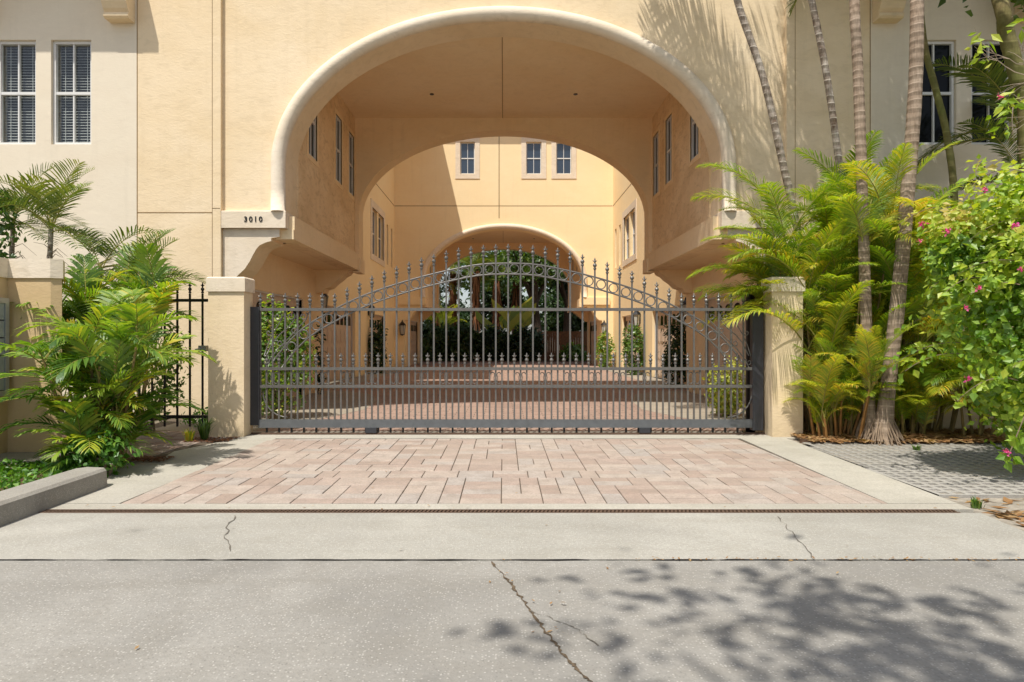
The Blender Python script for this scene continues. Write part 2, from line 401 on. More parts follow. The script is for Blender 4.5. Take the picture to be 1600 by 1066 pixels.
# left planting bed and curb
slab('planting_bed_left', [(-12,3),(-4.05,3),(-4.05,6.5),(-3.95,6.8),(-4.36,7.05),(-4.4,7.7),(-5.5,8.5),(-5.5,9.9),(-12,9.9)], -.05, .05, M['mulch'])
slab('footing_strip', [(-9,7.35),(-5.0,7.35),(-5.0,7.94),(-9,7.94)], 0, .085, M['curb'])
m = MB(); pr = [(-4.04,-.02),(-4.04,.165),(-4.02,.185),(-3.79,.178),(-3.762,.155),(-3.75,-.02)]
ys = [2.0, 3.5, 5.0, 5.8, 6.3, 6.42, 6.5, 6.53]; sh = [1,1,1,1,1,.97,.86,.7]
vs = []
for y, s_ in zip(ys, sh):
    for x, z in pr: vs.append((-3.895+(x+3.895)*s_, y, z*(1 if s_ > .9 else .96)))
k = len(pr); fs = []
for i in range(len(ys)-1):
    for j in range(k-1): fs.append((i*k+j, i*k+j+1, (i+1)*k+j+1, (i+1)*k+j))
fs.append(tuple(range((len(ys)-1)*k, len(ys)*k)))
m.add(vs, fs); o = recalc(m.build('curb', M['curb'])); tag(o, 'rounded end of weathered concrete curb beside the ground cover at the left', 'curb')
# right side: mulch, turf blocks, soil
slab('soil_right', [(3.79,4.34),(14,4.34),(14,10.2),(4.0,10.2),(3.99,9.6),(3.865,5.6),(3.79,4.9)], -.055, -.025, M['soil'])
slab('planting_bed_right', [(4.05,9.35),(5.2,9.15),(8,9.25),(13,9.1),(13,12.2),(4.3,12.2),(4.3,9.75)], -.05, .03, M['mulch'])
def turf_grid():
    m = MB(); rr = random.Random(5)
    xs = []; x = 3.9
    while x < 9.4: xs += [(x, x+.05, 0), (x+.05, x+.135, 1)]; x += .135
    yr = []; y = 6.12
    while y < 9.2: yr += [(y, y+.045, 0), (y+.045, y+.125, 1)]; y += .125
    for (a, b, i) in xs:
        for (c, d, j) in yr:
            left = 3.885 + (c-5.8)*.033
            if a < left-.035: continue
            if i and j:
                dep = -.055 + .05*min(1, max(0, (noise.noise(Vector((a*1.1, c*1.3, 0)))*1.6 + .5 + (c-7.0)*.45)))
                z = .004 + min(-.006, dep)
                m.cur = 1; m.add([(a,c,z),(b,c,z),(b,d,z),(a,d,z)], [(0,1,2,3)])
                m.cur = 0
                zz = .004
                m.add([(a,c,zz),(b,c,zz),(b,d,zz),(a,d,zz),(a,c,z),(b,c,z),(b,d,z),(a,d,z)], [(0,1,5,4),(1,2,6,5),(2,3,7,6),(3,0,4,7)])
            else: m.add([(a,c,.004),(b,c,.004),(b,d,.004),(a,d,.004)], [(0,1,2,3)])
    m.add([(3.9,6.12,.004),(9.4,6.12,.004),(9.4,6.12,-.05),(3.9,6.12,-.05)], [(0,1,2,3)])
    return struct(m.build('turf_block_paving', [M['grid'], M['soil']]))
turf_grid()

# drain
dr = thing('drain_grate', 'long rusty slotted trench drain across the driveway', 'drain')
m = MB(); m.box(-3.80, 3.68, 5.51, 5.60, -.05, -.03); m.build('channel', M['hole'], dr)
m = MB(); m.box(-3.80, 3.68, 5.495, 5.517, -.03, .004); m.box(-3.80, 3.68, 5.593, 5.605, -.03, .003)
m.build('frame', M['rust'], dr)
m = MB(); x = -3.8
while x < 3.66:
    m.add([(x,5.517,.001),(x+.016,5.517,.001),(x+.034,5.593,.001),(x+.018,5.593,.001),(x,5.517,-.02),(x+.016,5.517,-.02),(x+.034,5.593,-.02),(x+.018,5.593,-.02)],
          [(0,1,2,3),(0,4,5,1),(1,5,6,2),(3,2,6,7),(0,3,7,4)]); x += .032
m.build('slotted_grate', M['rust'], dr)

# ---------------------------------------------------------------- windows, doors
def window_at(parent, x, y, z0, w, h, rz, blinds=False, gmat='glass', trim=None, sill=False, vm=True, mid=.5, depth=.05):
    """frame mesh centred at x,y facing local -Y; pane and blind are sub-parts"""
    m = MB(); fw = min(.045, w*.09); b = fw*.7
    m.box(-w/2, -w/2+fw, -depth, 0, 0, h); m.box(w/2-fw, w/2, -depth, 0, 0, h)
    m.box(-w/2+fw, w/2-fw, -depth, 0, 0, fw); m.box(-w/2+fw, w/2-fw, -depth, 0, h-fw, h)
    m.box(-w/2+fw, w/2-fw, -depth*.9, 0, h*mid-fw*.55, h*mid+fw*.55)
    if vm:
        m.box(-b*.4, b*.4, -depth*.75, 0, fw, h*mid-fw*.55); m.box(-b*.4, b*.4, -depth*.75, 0, h*mid+fw*.55, h-fw)
    fr = m.build('window', M['white'], parent); fr.location = (x, y, z0); fr.rotation_euler.z = rz
    m = MB(); m.box(-w/2+.01, w/2-.01, -.012, -.004, .01, h-.01); m.build('pane', M['clear'] if blinds else M[gmat], fr)
    if blinds:
        m = MB(); z = .03
        while z < h-.03:
            m.add([(-w/2+.02,.035,z),(w/2-.02,.035,z),(w/2-.02,.07,z+.022),(-w/2+.02,.07,z+.022)], [(0,1,2,3)]); z += .05
        for sx in (-w*.28, w*.28): m.box(sx-.004, sx+.004, .03, .033, 0, h)
        m.box(-w/2+.02, w/2-.02, .025, .075, .01, .028)
        m.build('blind', M['blind'], fr)
        m = MB(); m.box(-w/2-.02, w/2+.02, .16, .17, 0, h); m.build('backing', M['dark'], fr)
    if trim:
        m = MB(); t_ = trim[0]; p = trim[1]
        m.box(-w/2-t_, -w/2, -p, .0, -t_, h+t_); m.box(w/2, w/2+t_, -p, .0, -t_, h+t_)
        m.box(-w/2, w/2, -p, .0, -t_, 0); m.box(-w/2, w/2, -p, .0, h, h+t_)
        m.build('surround', M['stucco_trim'], fr)
    return fr
def garage_door(parent, X, y0, y1, ztop, side):
    """side=-1 left wall (faces +X), +1 right wall (faces -X)"""
    W = y1-y0; m = MB(); rows = 4; n = max(4, int(W/.55))
    m.box(-W/2, W/2, 0, .03, 0, ztop)
    for r in range(rows-1):
        for k in range(n):
            a = -W/2 + W*k/n + .06; b = -W/2 + W*(k+1)/n - .06
            z0 = ztop*r/rows + .07; z1 = ztop*(r+1)/rows - .07
            m.box(a, b, -.012, 0, z0, z1)
            m.box(a+.05, b-.05, -.02, -.012, z0+.05, z1-.05)
    o = m.build('garage_door', M['door'], parent); o.location = (X, (y0+y1)/2, 0); o.rotation_euler.z = math.pi/2 if side < 0 else -math.pi/2
    m = MB()
    for k in range(n):
        a = -W/2 + W*k/n + .09; b = -W/2 + W*(k+1)/n - .09; z0 = ztop*.78; z1 = ztop*.88; c = (a+b)/2; r = (b-a)/2
        pts = [(a, z0), (b, z0)] + [(c+r*math.cos(t*math.pi/8), z1+.11*math.sin(t*math.pi/8)) for t in range(0, 9)]
        m.add([(x, -.006, z) for x, z in pts], [tuple(range(len(pts)))])
    m.build('door_window', M['glass'], o)
    m = MB(); m.box(-W/2-.1, -W/2, -.06, 0, 0, ztop+.1); m.box(W/2, W/2+.1, -.06, 0, 0, ztop+.1); m.box(-W/2, W/2, -.06, 0, ztop, ztop+.1)
    m.build('door_frame', M['white'], o)
    return o

def ell(a, b, zc, n=48):  # from +a to -a over the top
    return [(a*math.cos(math.pi*i/n), zc + b*math.sin(math.pi*i/n)) for i in range(n+1)]
BR = [(-4.93,2.535),(-4.78,2.55),(-4.66,2.665),(-4.57,2.80),(-4.51,2.92),(-4.45,3.025),(-4.39,3.09),(-4.28,3.14),(-4.185,3.165),(-4.185,3.22),(-4.035,3.24),(-4.035,3.39)]
def capital_block(parent, x0, x1, y0, y1, z0, z1, mat):
    m = MB(); m.bevbox(x0, x1, y0, y1, z0, z1, .012); return m.build('capital', mat, parent)
def arch_front(parent, Y0, th, dz, top, halfw, mat, aout=4.05, holes=[]):
    """facade with the big elliptical opening"""
    left = [(x, z+dz) for x, z in BR]
    pts = [(-halfw, 0), (-4.93, 0)] + left + [(-3.93, 3.39+dz)]
    e = ell(3.93, 2.62, 4.51+dz); e.reverse()
    pts += e
    pts += [(3.93, 3.39+dz)] + [(-x, z) for x, z in reversed(left)] + [(4.93, 0), (halfw, 0), (halfw, top), (-halfw, top)]
    recalc(plate(pts, holes, 'Y', Y0, th).build('facade_wall', mat, parent))
    path = [(4.055, Y0-.02, 3.695+dz), (4.055, Y0-.02, 4.1+dz)] + [(x, Y0-.02, z) for x, z in ell(4.055, 2.74, 4.51+dz, 72)] + [(-4.055, Y0-.02, 4.1+dz), (-4.055, Y0-.02, 3.695+dz)]
    m = MB(); m.tube(path, .13, 16); m.build('arch_molding', M['stucco_trim'], parent, True)
def end_arch(parent, Y0, th, dz, top, halfw, mat):
    rt = [(3.8,3.19),(4.06,3.19),(4.10,3.12),(4.22,3.06),(4.30,2.98),(4.44,2.88),(4.56,2.76),(4.70,2.72),(4.74,2.63),(4.93,2.61),(4.93,0)]
    rt = [(x, (z+dz if z > 0 else 0)) for x, z in rt]
    pts = [(-halfw, 0)] + [(-x, z) for x, z in reversed(rt)]
    e = ell(3.8, 2.2, 4.67+dz); e.reverse()
    pts += e + rt + [(halfw, 0), (halfw, top), (-halfw, top)]
    recalc(plate(pts, [], 'Y', Y0, th).build('end_arch_wall', mat, parent))
def passage(parent, Y0, Y1, dz, wins, matside, matin, doors):
    for s in (-1, 1):
        holes = [[(a, 5.1+dz), (b, 5.1+dz), (b, 6.65+dz), (a, 6.65+dz)] for a, b in wins]
        X = s*3.9
        p = plate([(Y0,3.2+dz),(Y1,3.2+dz),(Y1,7.2+dz),(Y0,7.2+dz)], holes, 'X', X if s > 0 else X-.3, .3)
        recalc(p.build('side_wall', matside, parent))
        for a, b in wins:
            window_at(parent, X+s*.07, (a+b)/2, 5.1+dz, b-a, 1.55, math.pi/2*(1 if s < 0 else -1), trim=None)
            m = MB(); 
            for (u0,u1,v0,v1) in ((a-.1,a,5.0,6.75),(b,b+.1,5.0,6.75),(a,b,5.0,5.1),(a,b,6.65,6.75)):
                m.box(min(X-s*.012,X+s*.05), max(X-s*.012,X+s*.05), u0, u1, v0+dz, v1+dz)
            m.build('window_surround', M['stucco_in'], parent)
        # ledge
        m = MB(); m.box(min(s*3.80,s*3.9), max(s*3.80,s*3.9), Y0-.55, Y1, 3.21+dz, 3.63+dz)
        m.box(min(s*3.9,s*4.93), max(s*3.9,s*4.93), Y0, Y1, 3.2+dz-.0, 3.2+dz+.25) if False else None
        m.build('ledge', M['stucco_in'], parent)
        m = MB(); m.box(min(s*3.801,s*5.0), max(s*3.801,s*5.0), Y0, Y1, 3.205+dz, 3.5+dz); m.box(min(s*3.803,s*4.12), max(s*3.803,s*4.12), Y0-.6, Y0, 3.207+dz, 3.387+dz); m.build('soffit', matin, parent)
        m = MB(); m.box(min(s*3.76,s*3.95), max(s*3.76,s*3.95), Y1, Y1+.57, 3.15+dz, 3.52+dz); m.build('ledge_block', M['stucco_in'], parent)
        # lower wall with garage door opening
        d0, d1 = doors
        p = plate([(Y0,0),(d0,0),(d0,2.39),(d1,2.39),(d1,0),(Y1,0),(Y1,3.25+dz),(Y0,3.25+dz)], [], 'X', s*4.93 if s > 0 else s*4.93-.3, .3)
        recalc(p.build('lower_wall', matin, parent))
        garage_door(parent, s*5.03, d0, d1, 2.36, s)
    m = MB(); m.box(-3.95, 3.95, Y0, Y1, 7.2+dz, 7.4+dz); m.build('ceiling', matin, parent)
    m = MB(); m.box(-.035, -.022, Y0, Y1-.0, 7.192+dz, 7.2+dz); m.build('ceiling_joint', M['joint'], parent)
    m = MB(); m.lathe([(.05, 7.185+dz), (.05, 7.2+dz)], -1.7, Y0+3.2); m.lathe([(.05, 7.185+dz), (.05, 7.2+dz)], 1.7, Y0+3.2); m.build('ceiling_spotlight', M['black'], parent)

# ---- gatehouse
gh = thing('gatehouse_building', 'yellow stucco gatehouse with wide arched drive-through opening above the gate', 'building', (0,12.3,0))
def P0(o): return o
# children are built in world coordinates, so give the parent an identity-like basis
gh.location = (0,0,0)
arch_front(gh, 12.30, .66, 0, 10.4, 5.14, M['stucco'])
passage(gh, 12.96, 17.9, 0, [(13.64,14.26),(15.82,16.44),(17.17,17.79)], M['stucco_side'], M['stucco_in'], (12.98+.2,16.8))
end_arch(gh, 17.9, .54, 0, 10.4, 7.0, M['stucco_in'])
for s in (-1, 1):
    x0, x1 = sorted((s*5.125, s*3.905))
    c = capital_block(gh, x0, x1, 12.22, 12.95, 3.392, 3.70, M['stucco_trim'])
    m = plate([(s*5.06,0),(s*5.135,0),(s*5.135,3.4),(s*5.06,3.4)] if False else [(s*x, z) for x, z in [(5.05,2.3)] + [(-a, b) for a, b in BR][1:] + [(5.05,3.388)]], [], 'Y', 12.288, .011)
    recalc(m.build('bracket_face', M['stucco_trim'], gh))
    # flank panel standing proud of the arch panel
    x0, x1 = sorted((s*6.56, s*5.06))
    m = MB(); m.box(x0, x1, 12.21, 12.5, 0, 10.4); m.build('flank_wall', M['stucco'], gh)
    m = MB(); a, b = sorted((s*6.55, s*5.21)); m.box(a, b, 12.206, 12.209, PZ(332,12.16), PZ(330.8,12.16)); 
    a, b = sorted((s*5.21, s*5.07)); m.box(a, b, 12.206, 12.209, PZ(325,12.16), PZ(324.2,12.16))
    a, b = sorted((s*5.215, s*5.207)); m.box(a, b, 12.206, 12.209, 0, 10.3)
    a, b = sorted((s*6.56, s*6.545)); m.box(a, b, 12.206, 12.209, 0, 10.3)
    m.build('score_joint', M['joint'], gh)
m = MB(); m.box(-6.56, 6.56, 12.5, 18.44, 10.2, 10.42); m.build('roof', M['stucco'], gh)
# house number
def text_part(s, size, x, y, z, parent, mat, spacing=1.2, bold=.0):
    cu = bpy.data.curves.new('number_text', 'FONT'); cu.body = s; cu.size = size; cu.align_x = 'CENTER'; cu.align_y = 'CENTER'
    cu.extrude = .004; cu.space_character = spacing; cu.offset = bold
    o = bpy.data.objects.new('tmp', cu); COL.objects.link(o); dg = bpy.context.evaluated_depsgraph_get()
    me = bpy.data.meshes.new_from_object(o.evaluated_get(dg)); bpy.data.objects.remove(o)
    me.materials.clear(); me.materials.append(mat)
    q = link('house_number', me, parent); q.location = (x, y, z); q.rotation_euler.x = math.pi/2; return q
for ch_, px_ in zip('3010', (384, 392, 399.5, 407.5)): text_part(ch_, .13, PX(px_,12.22), 12.214, PZ(343,12.22), gh, M['black'], 1.0, .003)

# ---- wings
def wing(s, label):
    w = thing('townhouse_wing', label, 'building')
    wx = [(-8.09,-7.37), (-9.08,-8.36), (-12.2,-11.48), (-13.2,-12.48)]
    holes = []
    for a, b in wx:
        q = sorted((s*-a, s*-b)) ; holes.append([(q[0],4.88),(q[1],4.88),(q[1],6.75),(q[0],6.75)])
    x0, x1 = sorted((s*18.0, s*6.56))
    recalc(plate([(x0,0),(x1,0),(x1,8.6),(x0,8.6)], holes, 'Y', 12.205, .3).build('wall', M['stucco_pale'], w))
    for a, b in wx:
        c = s*-(a+b)/2
        window_at(w, c + (.0), 12.33, 4.885, .71, 1.86, 0, blinds=(s < 0), gmat='glass', depth=.07)
    m = MB(); x0, x1 = sorted((s*18, s*6.56)); m.box(x0, x1, 12.46, 18.4, 8.5, 8.62); m.box(x0, x1, 18.3, 18.44, 0, 8.5)
    xs = sorted((s*6.57, s*6.8)); m.box(xs[0], xs[1], 12.6, 18.3, 0, 8.5)
    m.build('roof_block', M['stucco_pale'], w)
    m = MB(); x0, x1 = sorted((s*18, s*6.60)); m.box(x0, x1, 11.39, 12.203, 8.4, 8.58); m.build('eave', M['stucco_trim'], w)
    prof = [(0,7.04),(.20,7.04),(.24,7.07),(.24,7.12),(.20,7.15),(.25,7.20),(.30,7.30),(.29,7.38),(.36,7.44),(.45,7.62),(.52,7.85),(.60,8.05),(.60,8.39),(0,8.39)]
    for k in range(4):
        xa, xb = sorted((s*(6.53+k*2.6), s*(6.98+k*2.6)))
        if k == 0: xa, xb = sorted((s*6.585, s*7.02))
        p = plate([(12.203-p_, z) for p_, z in prof], [], 'X', xa, xb-xa)
        recalc(p.build('corbel', M['stucco'], w))
    return w
wing(-1, 'pale beige wing with white blinds in its windows at the left')
wing(1, 'pale beige wing with dark windows shaded by palms at the right')

# ---- rear gatehouse and court buildings
rb = thing('rear_building', 'yellow rear building with upper windows over the second archway', 'building')
YB = 34.2
wins = [(PX(719,YB), PX(742,YB)), (PX(822,YB), PX(846,YB)), (PX(869,YB), PX(893,YB))]
wz0, wz1 = PZ(272,YB), PZ(222,YB)
arch_front(rb, YB, .66, -.2, 13.5, 8, M['stucco_court'], holes=[[(a,wz0),(b,wz0),(b,wz1),(a,wz1)] for a, b in wins])
for a, b in wins:
    window_at(rb, (a+b)/2, YB+.14, wz0+.005, b-a-.01, wz1-wz0-.01, 0, gmat='glass_sky')
    m = MB(); t_ = .24
    for (u0,u1,v0,v1) in ((a-t_,a,wz0-t_,wz1+t_),(b,b+t_,wz0-t_,wz1+t_),(a,b,wz0-t_,wz0),(a,b,wz1,wz1+t_)): m.box(u0,u1,YB-.03,YB+.02,v0,v1)
    m.build('window_surround', M['stucco_trim'], rb)
m = MB(); m.box(-5.45, 5.45, YB-.004, YB-.001, PZ(322.4,YB), PZ(321.4,YB)); m.box(-.25, -.21, YB-.005, YB-.001, 7.45, 12); m.build('score_joint', M['joint'], rb)
passage(rb, YB+.66, 39.8, -.2, [(36,36.6),(38,38.6)], M['stucco_in'], M['stucco_in'], (36.2,39.3))
end_arch(rb, 39.8, .54, -.2, 13.5, 7.0, M['stucco_in'])
for s in (-1, 1):
    x0, x1 = sorted((s*5.3, s*3.905)); capital_block(rb, x0, x1, YB-.1, YB+.6, 3.12, 3.5, M['stucco_court'])
m = MB(); m.box(-8, 8, YB-.5, 40.4, 12.3, 12.5); m.build('roof', M['stucco'], rb)

def court_side(s, label):
    b = thing('courtyard_townhouse', label, 'building')
    X = s*5.48
    gd = [(20.6,25.2),(27.9,31.6)]
    wn = [(28.4,29.6,4.95,6.9),(29.9,31.1,4.95,6.9)]; wn2 = [(32.0,32.45,4.9,6.8),(33.2,33.65,4.9,6.8)]
    out = [(18.45,0)]
    for a, c in gd: out += [(a,0),(a,2.45),(c,2.45),(c,0)]
    out += [(YB,0),(YB,12.3),(18.45,12.3)]
    holes = [[(a,z0),(c,z0),(c,z1),(a,z1)] for a, c, z0, z1 in wn+wn2] + [[(22,8.9),(22.9,8.9),(22.9,10.6),(22,10.6)]]
    recalc(plate(out, holes, 'X', X if s > 0 else X-.3, .3).build('wall', M['stucco_court'], b))
    for a, c in gd: garage_door(b, X+s*.16, a, c, 2.42, s)
    for a, c, z0, z1 in wn+wn2+[(22,22.9,8.9,10.6)]:
        window_at(b, X+s*.17, (a+c)/2, z0, c-a, z1-z0, math.pi/2*(1 if s < 0 else -1))
    m = MB()
    for (u0,u1,v0,v1) in ((28.1,28.4,4.7,7.2),(31.1,31.4,4.7,7.2),(28.4,31.1,4.7,4.95),(28.4,31.1,6.9,7.2)):
        m.box(min(X-s*.03,X+s*.03), max(X-s*.03,X+s*.03), u0, u1, v0, v1)
    m.build('window_surround', M['stucco_trim'], b)
    m = MB(); m.box(min(X-s*.004,X-s*.001), max(X-s*.004,X-s*.001), 18.5, YB, 8.05, 8.09); m.build('score_joint', M['joint'], b)
    m = MB(); e = s*3.36 if s < 0 else s*5.0
    m.box(min(e, s*9), max(e, s*9), 18.45, YB-.55, 12.3, 12.5); m.build('eave', M['stucco_trim'], b)  # left slab: unseen, stretched inward to cast the slanting shadow on the rear wall
    return b
court_side(-1, 'left courtyard building in shade with garage doors')
court_side(1, 'right courtyard building in sunlight with garage doors')

# ---------------------------------------------------------------- pillars and walls
def pillar(x0, x1, label):
    p = thing('gate_pillar', label, 'pillar', group='pillars holding the sliding gate')
    m = MB(); m.box(x0, x1, 9.765, 10.11, 0, 2.09); m.build('shaft', M['stucco'], p)
    m = MB(); m.bevbox(x0-.022, x1+.022, 9.74, 10.135, 2.08, 2.29, .02); m.build('cap', M['stucco_trim'], p)
pillar(-4.226, -3.714, 'sunlit stucco pillar with cream cap between the two gates')
pillar(3.842, 4.28, 'stucco pillar half hidden by palm fronds at the right end of the gate')
bw = thing('boundary_wall', 'tan stucco wall with cream coping behind the palm clump at the left', 'wall')
wl = [(-5.70,6.6),(-5.775,7.95),(-5.27,7.945),(-5.175,8.0),(-5.43,8.4),(-6.1,8.4),(-6.05,6.6)]
def prism(poly, z0, z1, name, mat, parent):
    n = len(poly); m = MB(); m.add([(x,y,z0) for x, y in poly]+[(x,y,z1) for x, y in poly], [tuple(range(n,2*n)), tuple(reversed(range(n)))]+[(i,(i+1)%n,n+(i+1)%n,n+i) for i in range(n)])
    return recalc(m.build(name, mat, parent))
prism(wl, 0, 2.12, 'wall_body', M['stucco_wall'], bw)
cxx = sum(p[0] for p in wl)/7; cyy = sum(p[1] for p in wl)/7
prism([(-5.68,6.58),(-5.752,7.93),(-5.262,7.925),(-5.155,7.99),(-5.41,8.42),(-6.12,8.42),(-6.07,6.58)], 2.11, 2.335, 'coping', M['stucco_trim'], bw)
cb = thing('wall_cabinet', 'grey metal framed glass panel cabinet on the end of the boundary wall', 'cabinet')
m = MB(); m.box(-5.76,-5.69,7.05,7.12,PZ(617,7.95),PZ(467,7.95)); m.box(-5.76,-5.69,7.80,7.86,PZ(617,7.95),PZ(467,7.95)); m.box(-5.76,-5.69,7.12,7.80,PZ(617,7.95),PZ(617,7.95)+.06); m.box(-5.76,-5.69,7.12,7.80,PZ(467,7.95)-.06,PZ(467,7.95))
m.build('frame', M['alu'], cb)
for i in range(5):
    z0 = PZ(617,7.95)+.07+i*.2; m = MB(); m.box(-5.75,-5.70,7.125,7.795,z0,z0+.185); m.build('glass_panel', M['cab'], cb)
gw = thing('garden_wall', 'low yellow garden wall behind the palms at the right', 'wall')
m = MB(); m.box(4.3, 13, 10.35, 10.6, 0, 1.9); m.build('wall_body', M['stucco'], gw)
m = MB(); m.bevbox(4.3, 13.02, 10.32, 10.63, 1.9, 2.0, .015); m.build('coping', M['stucco_trim'], gw)

# ---------------------------------------------------------------- gate
GY = 10.05; S = GY/F
def gx(px): return PX(px, GY)
def gz(py): return PZ(py, GY)
gate = thing('sliding_gate', 'wide grey wrought iron sliding gate with spear tips and ring arch', 'gate')
def interp(tab, x):
    for (a, ya), (b, yb) in zip(tab, tab[1:]):
        if x <= b: return ya+(yb-ya)*(x-a)/(b-a)
    return tab[-1][1]
TOP = [(0,380.5),(19,381),(39,382.5),(58,384),(77,386.5),(96,391),(115,396),(135,402),(154,408),(173,415),(193,421.5),(212,430),(231,439),(250,448),(268,457.5),(500,457.5)]
RC = [(0,420),(27,420.5),(47,422.3),(66,425.5),(85.5,429.7),(105,434),(124,438.7),(144,443.9),(163,449.5),(182,455.5),(201.5,462),(221,469.3),(240,477.5),(259,487),(280,498.5),(299,509),(318,522.5),(337,541),(357,566),(366,580)]
GC = 793.0
def finial(m, x, zt, sc_=1.0, y=GY):
    p = [(.012,-.185),(.024,-.172),(.024,-.158),(.013,-.15),(.028,-.125),(.030,-.11),(.020,-.092),(.010,-.085),(.012,-.075),(.022,-.060),(.012,-.045),(.013,-.03),(.0015,0)]
    m.lathe([(r*sc_, zt+z*sc_) for r, z in p], x, y, 8)
    z = zt-.058*sc_; r = .034*sc_
    for dx, dy in ((1,0),(-1,0),(0,1),(0,-1)):
        m.tube([(x,y,z),(x+dx*r*.7,y+dy*r*.7,z+.006),(x+dx*r,y+dy*r,z+.014)], [.008,.007,.003], 5)
HW = .0118
short_me = None
for k in range(40):
    px = 407 + 19.35*k; x = gx(px); zt = gz(interp(TOP, abs(px-GC)))
    m = MB(); m.box(x-HW, x+HW, GY-HW, GY+HW, .22, zt-.17); finial(m, x, zt)
    m.build('picket', M['iron'], gate, False)
    if k < 39:
        if short_me is None:
            m = MB(); m.box(-HW, HW, -HW, HW, .22, gz(551)-.15); finial(m, 0, gz(551), .95, 0)
            short_me = m.mesh('short_picket', M['iron'])
        link('short_picket', short_me, gate, (gx(px+9.67), GY, 0))
m = MB(); m.box(gx(405), gx(1190), GY-.028, GY+.028, gz(486), gz(481.5)); m.build('top_rail', M['iron'], gate)
for y in (578.5, 606): 
    m = MB(); m.box(gx(405), gx(1175), GY-.028, GY+.028, gz(y), gz(y-4.5)); m.build('middle_rail', M['iron'], gate)
m = MB(); m.box(gx(405), gx(1190), GY-.04, GY+.04, gz(668), gz(655.5)); m.build('bottom_rail', simple('blue_grey_iron', (.14,.148,.155), .45, .2, .4, .2, 10), gate)
m = MB(); m.box(gx(393), gx(406.5), GY-.05, GY+.06, gz(664), gz(480)); m.build('end_post', M['iron_dark'], gate)
m = MB(); m.box(gx(1174), gx(1191), GY-.05, GY+.06, gz(672), gz(484)); m.build('end_post', M['iron_dark'], gate)
stub = MB(); stub.box(-.014, .014, -.012, .012, gz(675.5), gz(668)); sm = stub.mesh('stub_bar', M['black'])
for k in range(39): link('stub_bar', sm, gate, (gx(417+19.35*k), GY, 0))
# ring band
def band(off):
    pts = []
    for i in range(-72, 73):
        o_ = i*5.0; a = abs(o_)
        y = interp(RC, a); y2 = interp(RC, min(366, a+2)); y1 = interp(RC, max(0, a-2)); d = (y2-y1)/4
        L = math.hypot(1, d); sgn = 1 if o_ >= 0 else -1
        nx, ny = -d/L*sgn, 1/L
        pts.append((gx(GC+o_ - (-nx)*off*(1)), GY-.0, gz(y + ny*off)))
    return pts
for off in (-8.4, 8.4):
    m = MB(); m.tube(band(off), .0125, 6); m.build('arch_band', M['iron'], gate, True)
ring = MB(); ring.tube([(.066*math.cos(t*math.pi/10), 0, .066*math.sin(t*math.pi/10)) for t in range(20)], .0095, 6, closed=True); rm = ring.mesh('ring', M['iron'], True)
for k in range(39):
    px = 407+19.35*(k+.5); a = abs(px-GC)
    if a < 345: link('ring', rm, gate, (gx(px), GY, gz(interp(RC, a))))
for a in (325,): pass
# c-scrolls between the middle rails
def spiral(cx, cz, r0, r1, a0, a1, n=14): return [(cx+(r0+(r1-r0)*i/n)*math.cos(a0+(a1-a0)*i/n), 0, cz+(r0+(r1-r0)*i/n)*math.sin(a0+(a1-a0)*i/n)) for i in range(n+1)]
def scroll_mesh(sgn):
    zm = (gz(580)+gz(601.5))/2; hh = (gz(580)-gz(601.5))/2
    pts = spiral(.055, zm+hh-.045, .012, .04, -.2, math.pi*1.15)[:]
    low = spiral(.055, zm-hh+.045, .012, .04, .2, -math.pi*1.15)
    pts += [(.026, 0, zm)] + list(reversed(low))
    m = MB(); m.tube([(sgn*x, 0, z) for x, _, z in pts], .0065, 5); return m.mesh('scroll', M['iron'], True)
sL, sR = scroll_mesh(1), scroll_mesh(-1)
for k in range(1, 39, 2):
    x = gx(407+19.35*k)
    link('scroll', sR, gate, (x-.0, GY-.002, 0)); link('scroll', sL, gate, (x+.0, GY-.002, 0))
# corner scrollwork
for s in (-1, 1):
    def q(px, py): return (gx(GC + s*(px-GC)), GY, gz(py))
    m = MB()
    for cx_, cy_ in ((1112,494),(1132,494),(1152,495),(1126,516),(1148,536),(1166,520),(1170,566)):
        r = 7 if cx_ < 1160 else 5.5
        pts = [(gx(GC+s*(cx_-GC + (r*(1-.045*i))*math.cos(i*.42+2.2))), GY, gz(cy_ - (r*(1-.045*i))*math.sin(i*.42+2.2))) for i in range(19)]
        m = MB(); m.tube(pts, .0075, 5); m.build('corner_scroll', M['iron'], gate, True)
    for st in ([(1104,488),(1108,500),(1120,512),(1134,528),(1152,546),(1164,562),(1172,578)], [(1122,488),(1126,500),(1136,512),(1150,524),(1160,536),(1170,556)], [(1140,488),(1150,506),(1160,522),(1168,540),(1173,556)]):
        m = MB(); m.tube([q(*p_) for p_ in st], .0085, 6); m.build('corner_stay', M['iron'], gate, True)
    m = MB(); m.tube([q(1175-36*math.sin(t), 617+34*(1-math.cos(t))*0+34*math.sin(t) if False else 653-36*math.cos(t)) for t in [i*math.pi/2/10 for i in range(11)]] if False else
                     [q(1175 - 38*(1-math.cos(t)), 612 + 40*math.sin(t)) for t in [i*math.pi/2/10 for i in range(11)]], .011, 6)
    m.build('corner_brace', M['iron'], gate, True)
for px in (581, 1007):
    m = MB(); m.box(gx(px-9), gx(px+8), GY-.05, GY+.05, gz(676), gz(668)); o = m.build('wheel_bracket', M['iron_dark'], gate)
    w = MB(); w.tube([(gx(px), GY-.02, .05), (gx(px), GY+.02, .05)], .035, 14); w.build('wheel', M['rust'], o)
tr = MB(); tr.box(-3.72, 3.84, 9.99, 10.11, .0, .012); tr.tube([(-3.72,10.05,.016),(3.84,10.05,.016)], .012, 8)
tag(tr.build('gate_track', M['rust']), 'rusty steel rail along the ground under the sliding gate', 'track')
gp_ = thing('guide_post', 'round black steel post just behind the right end of the gate', 'post')
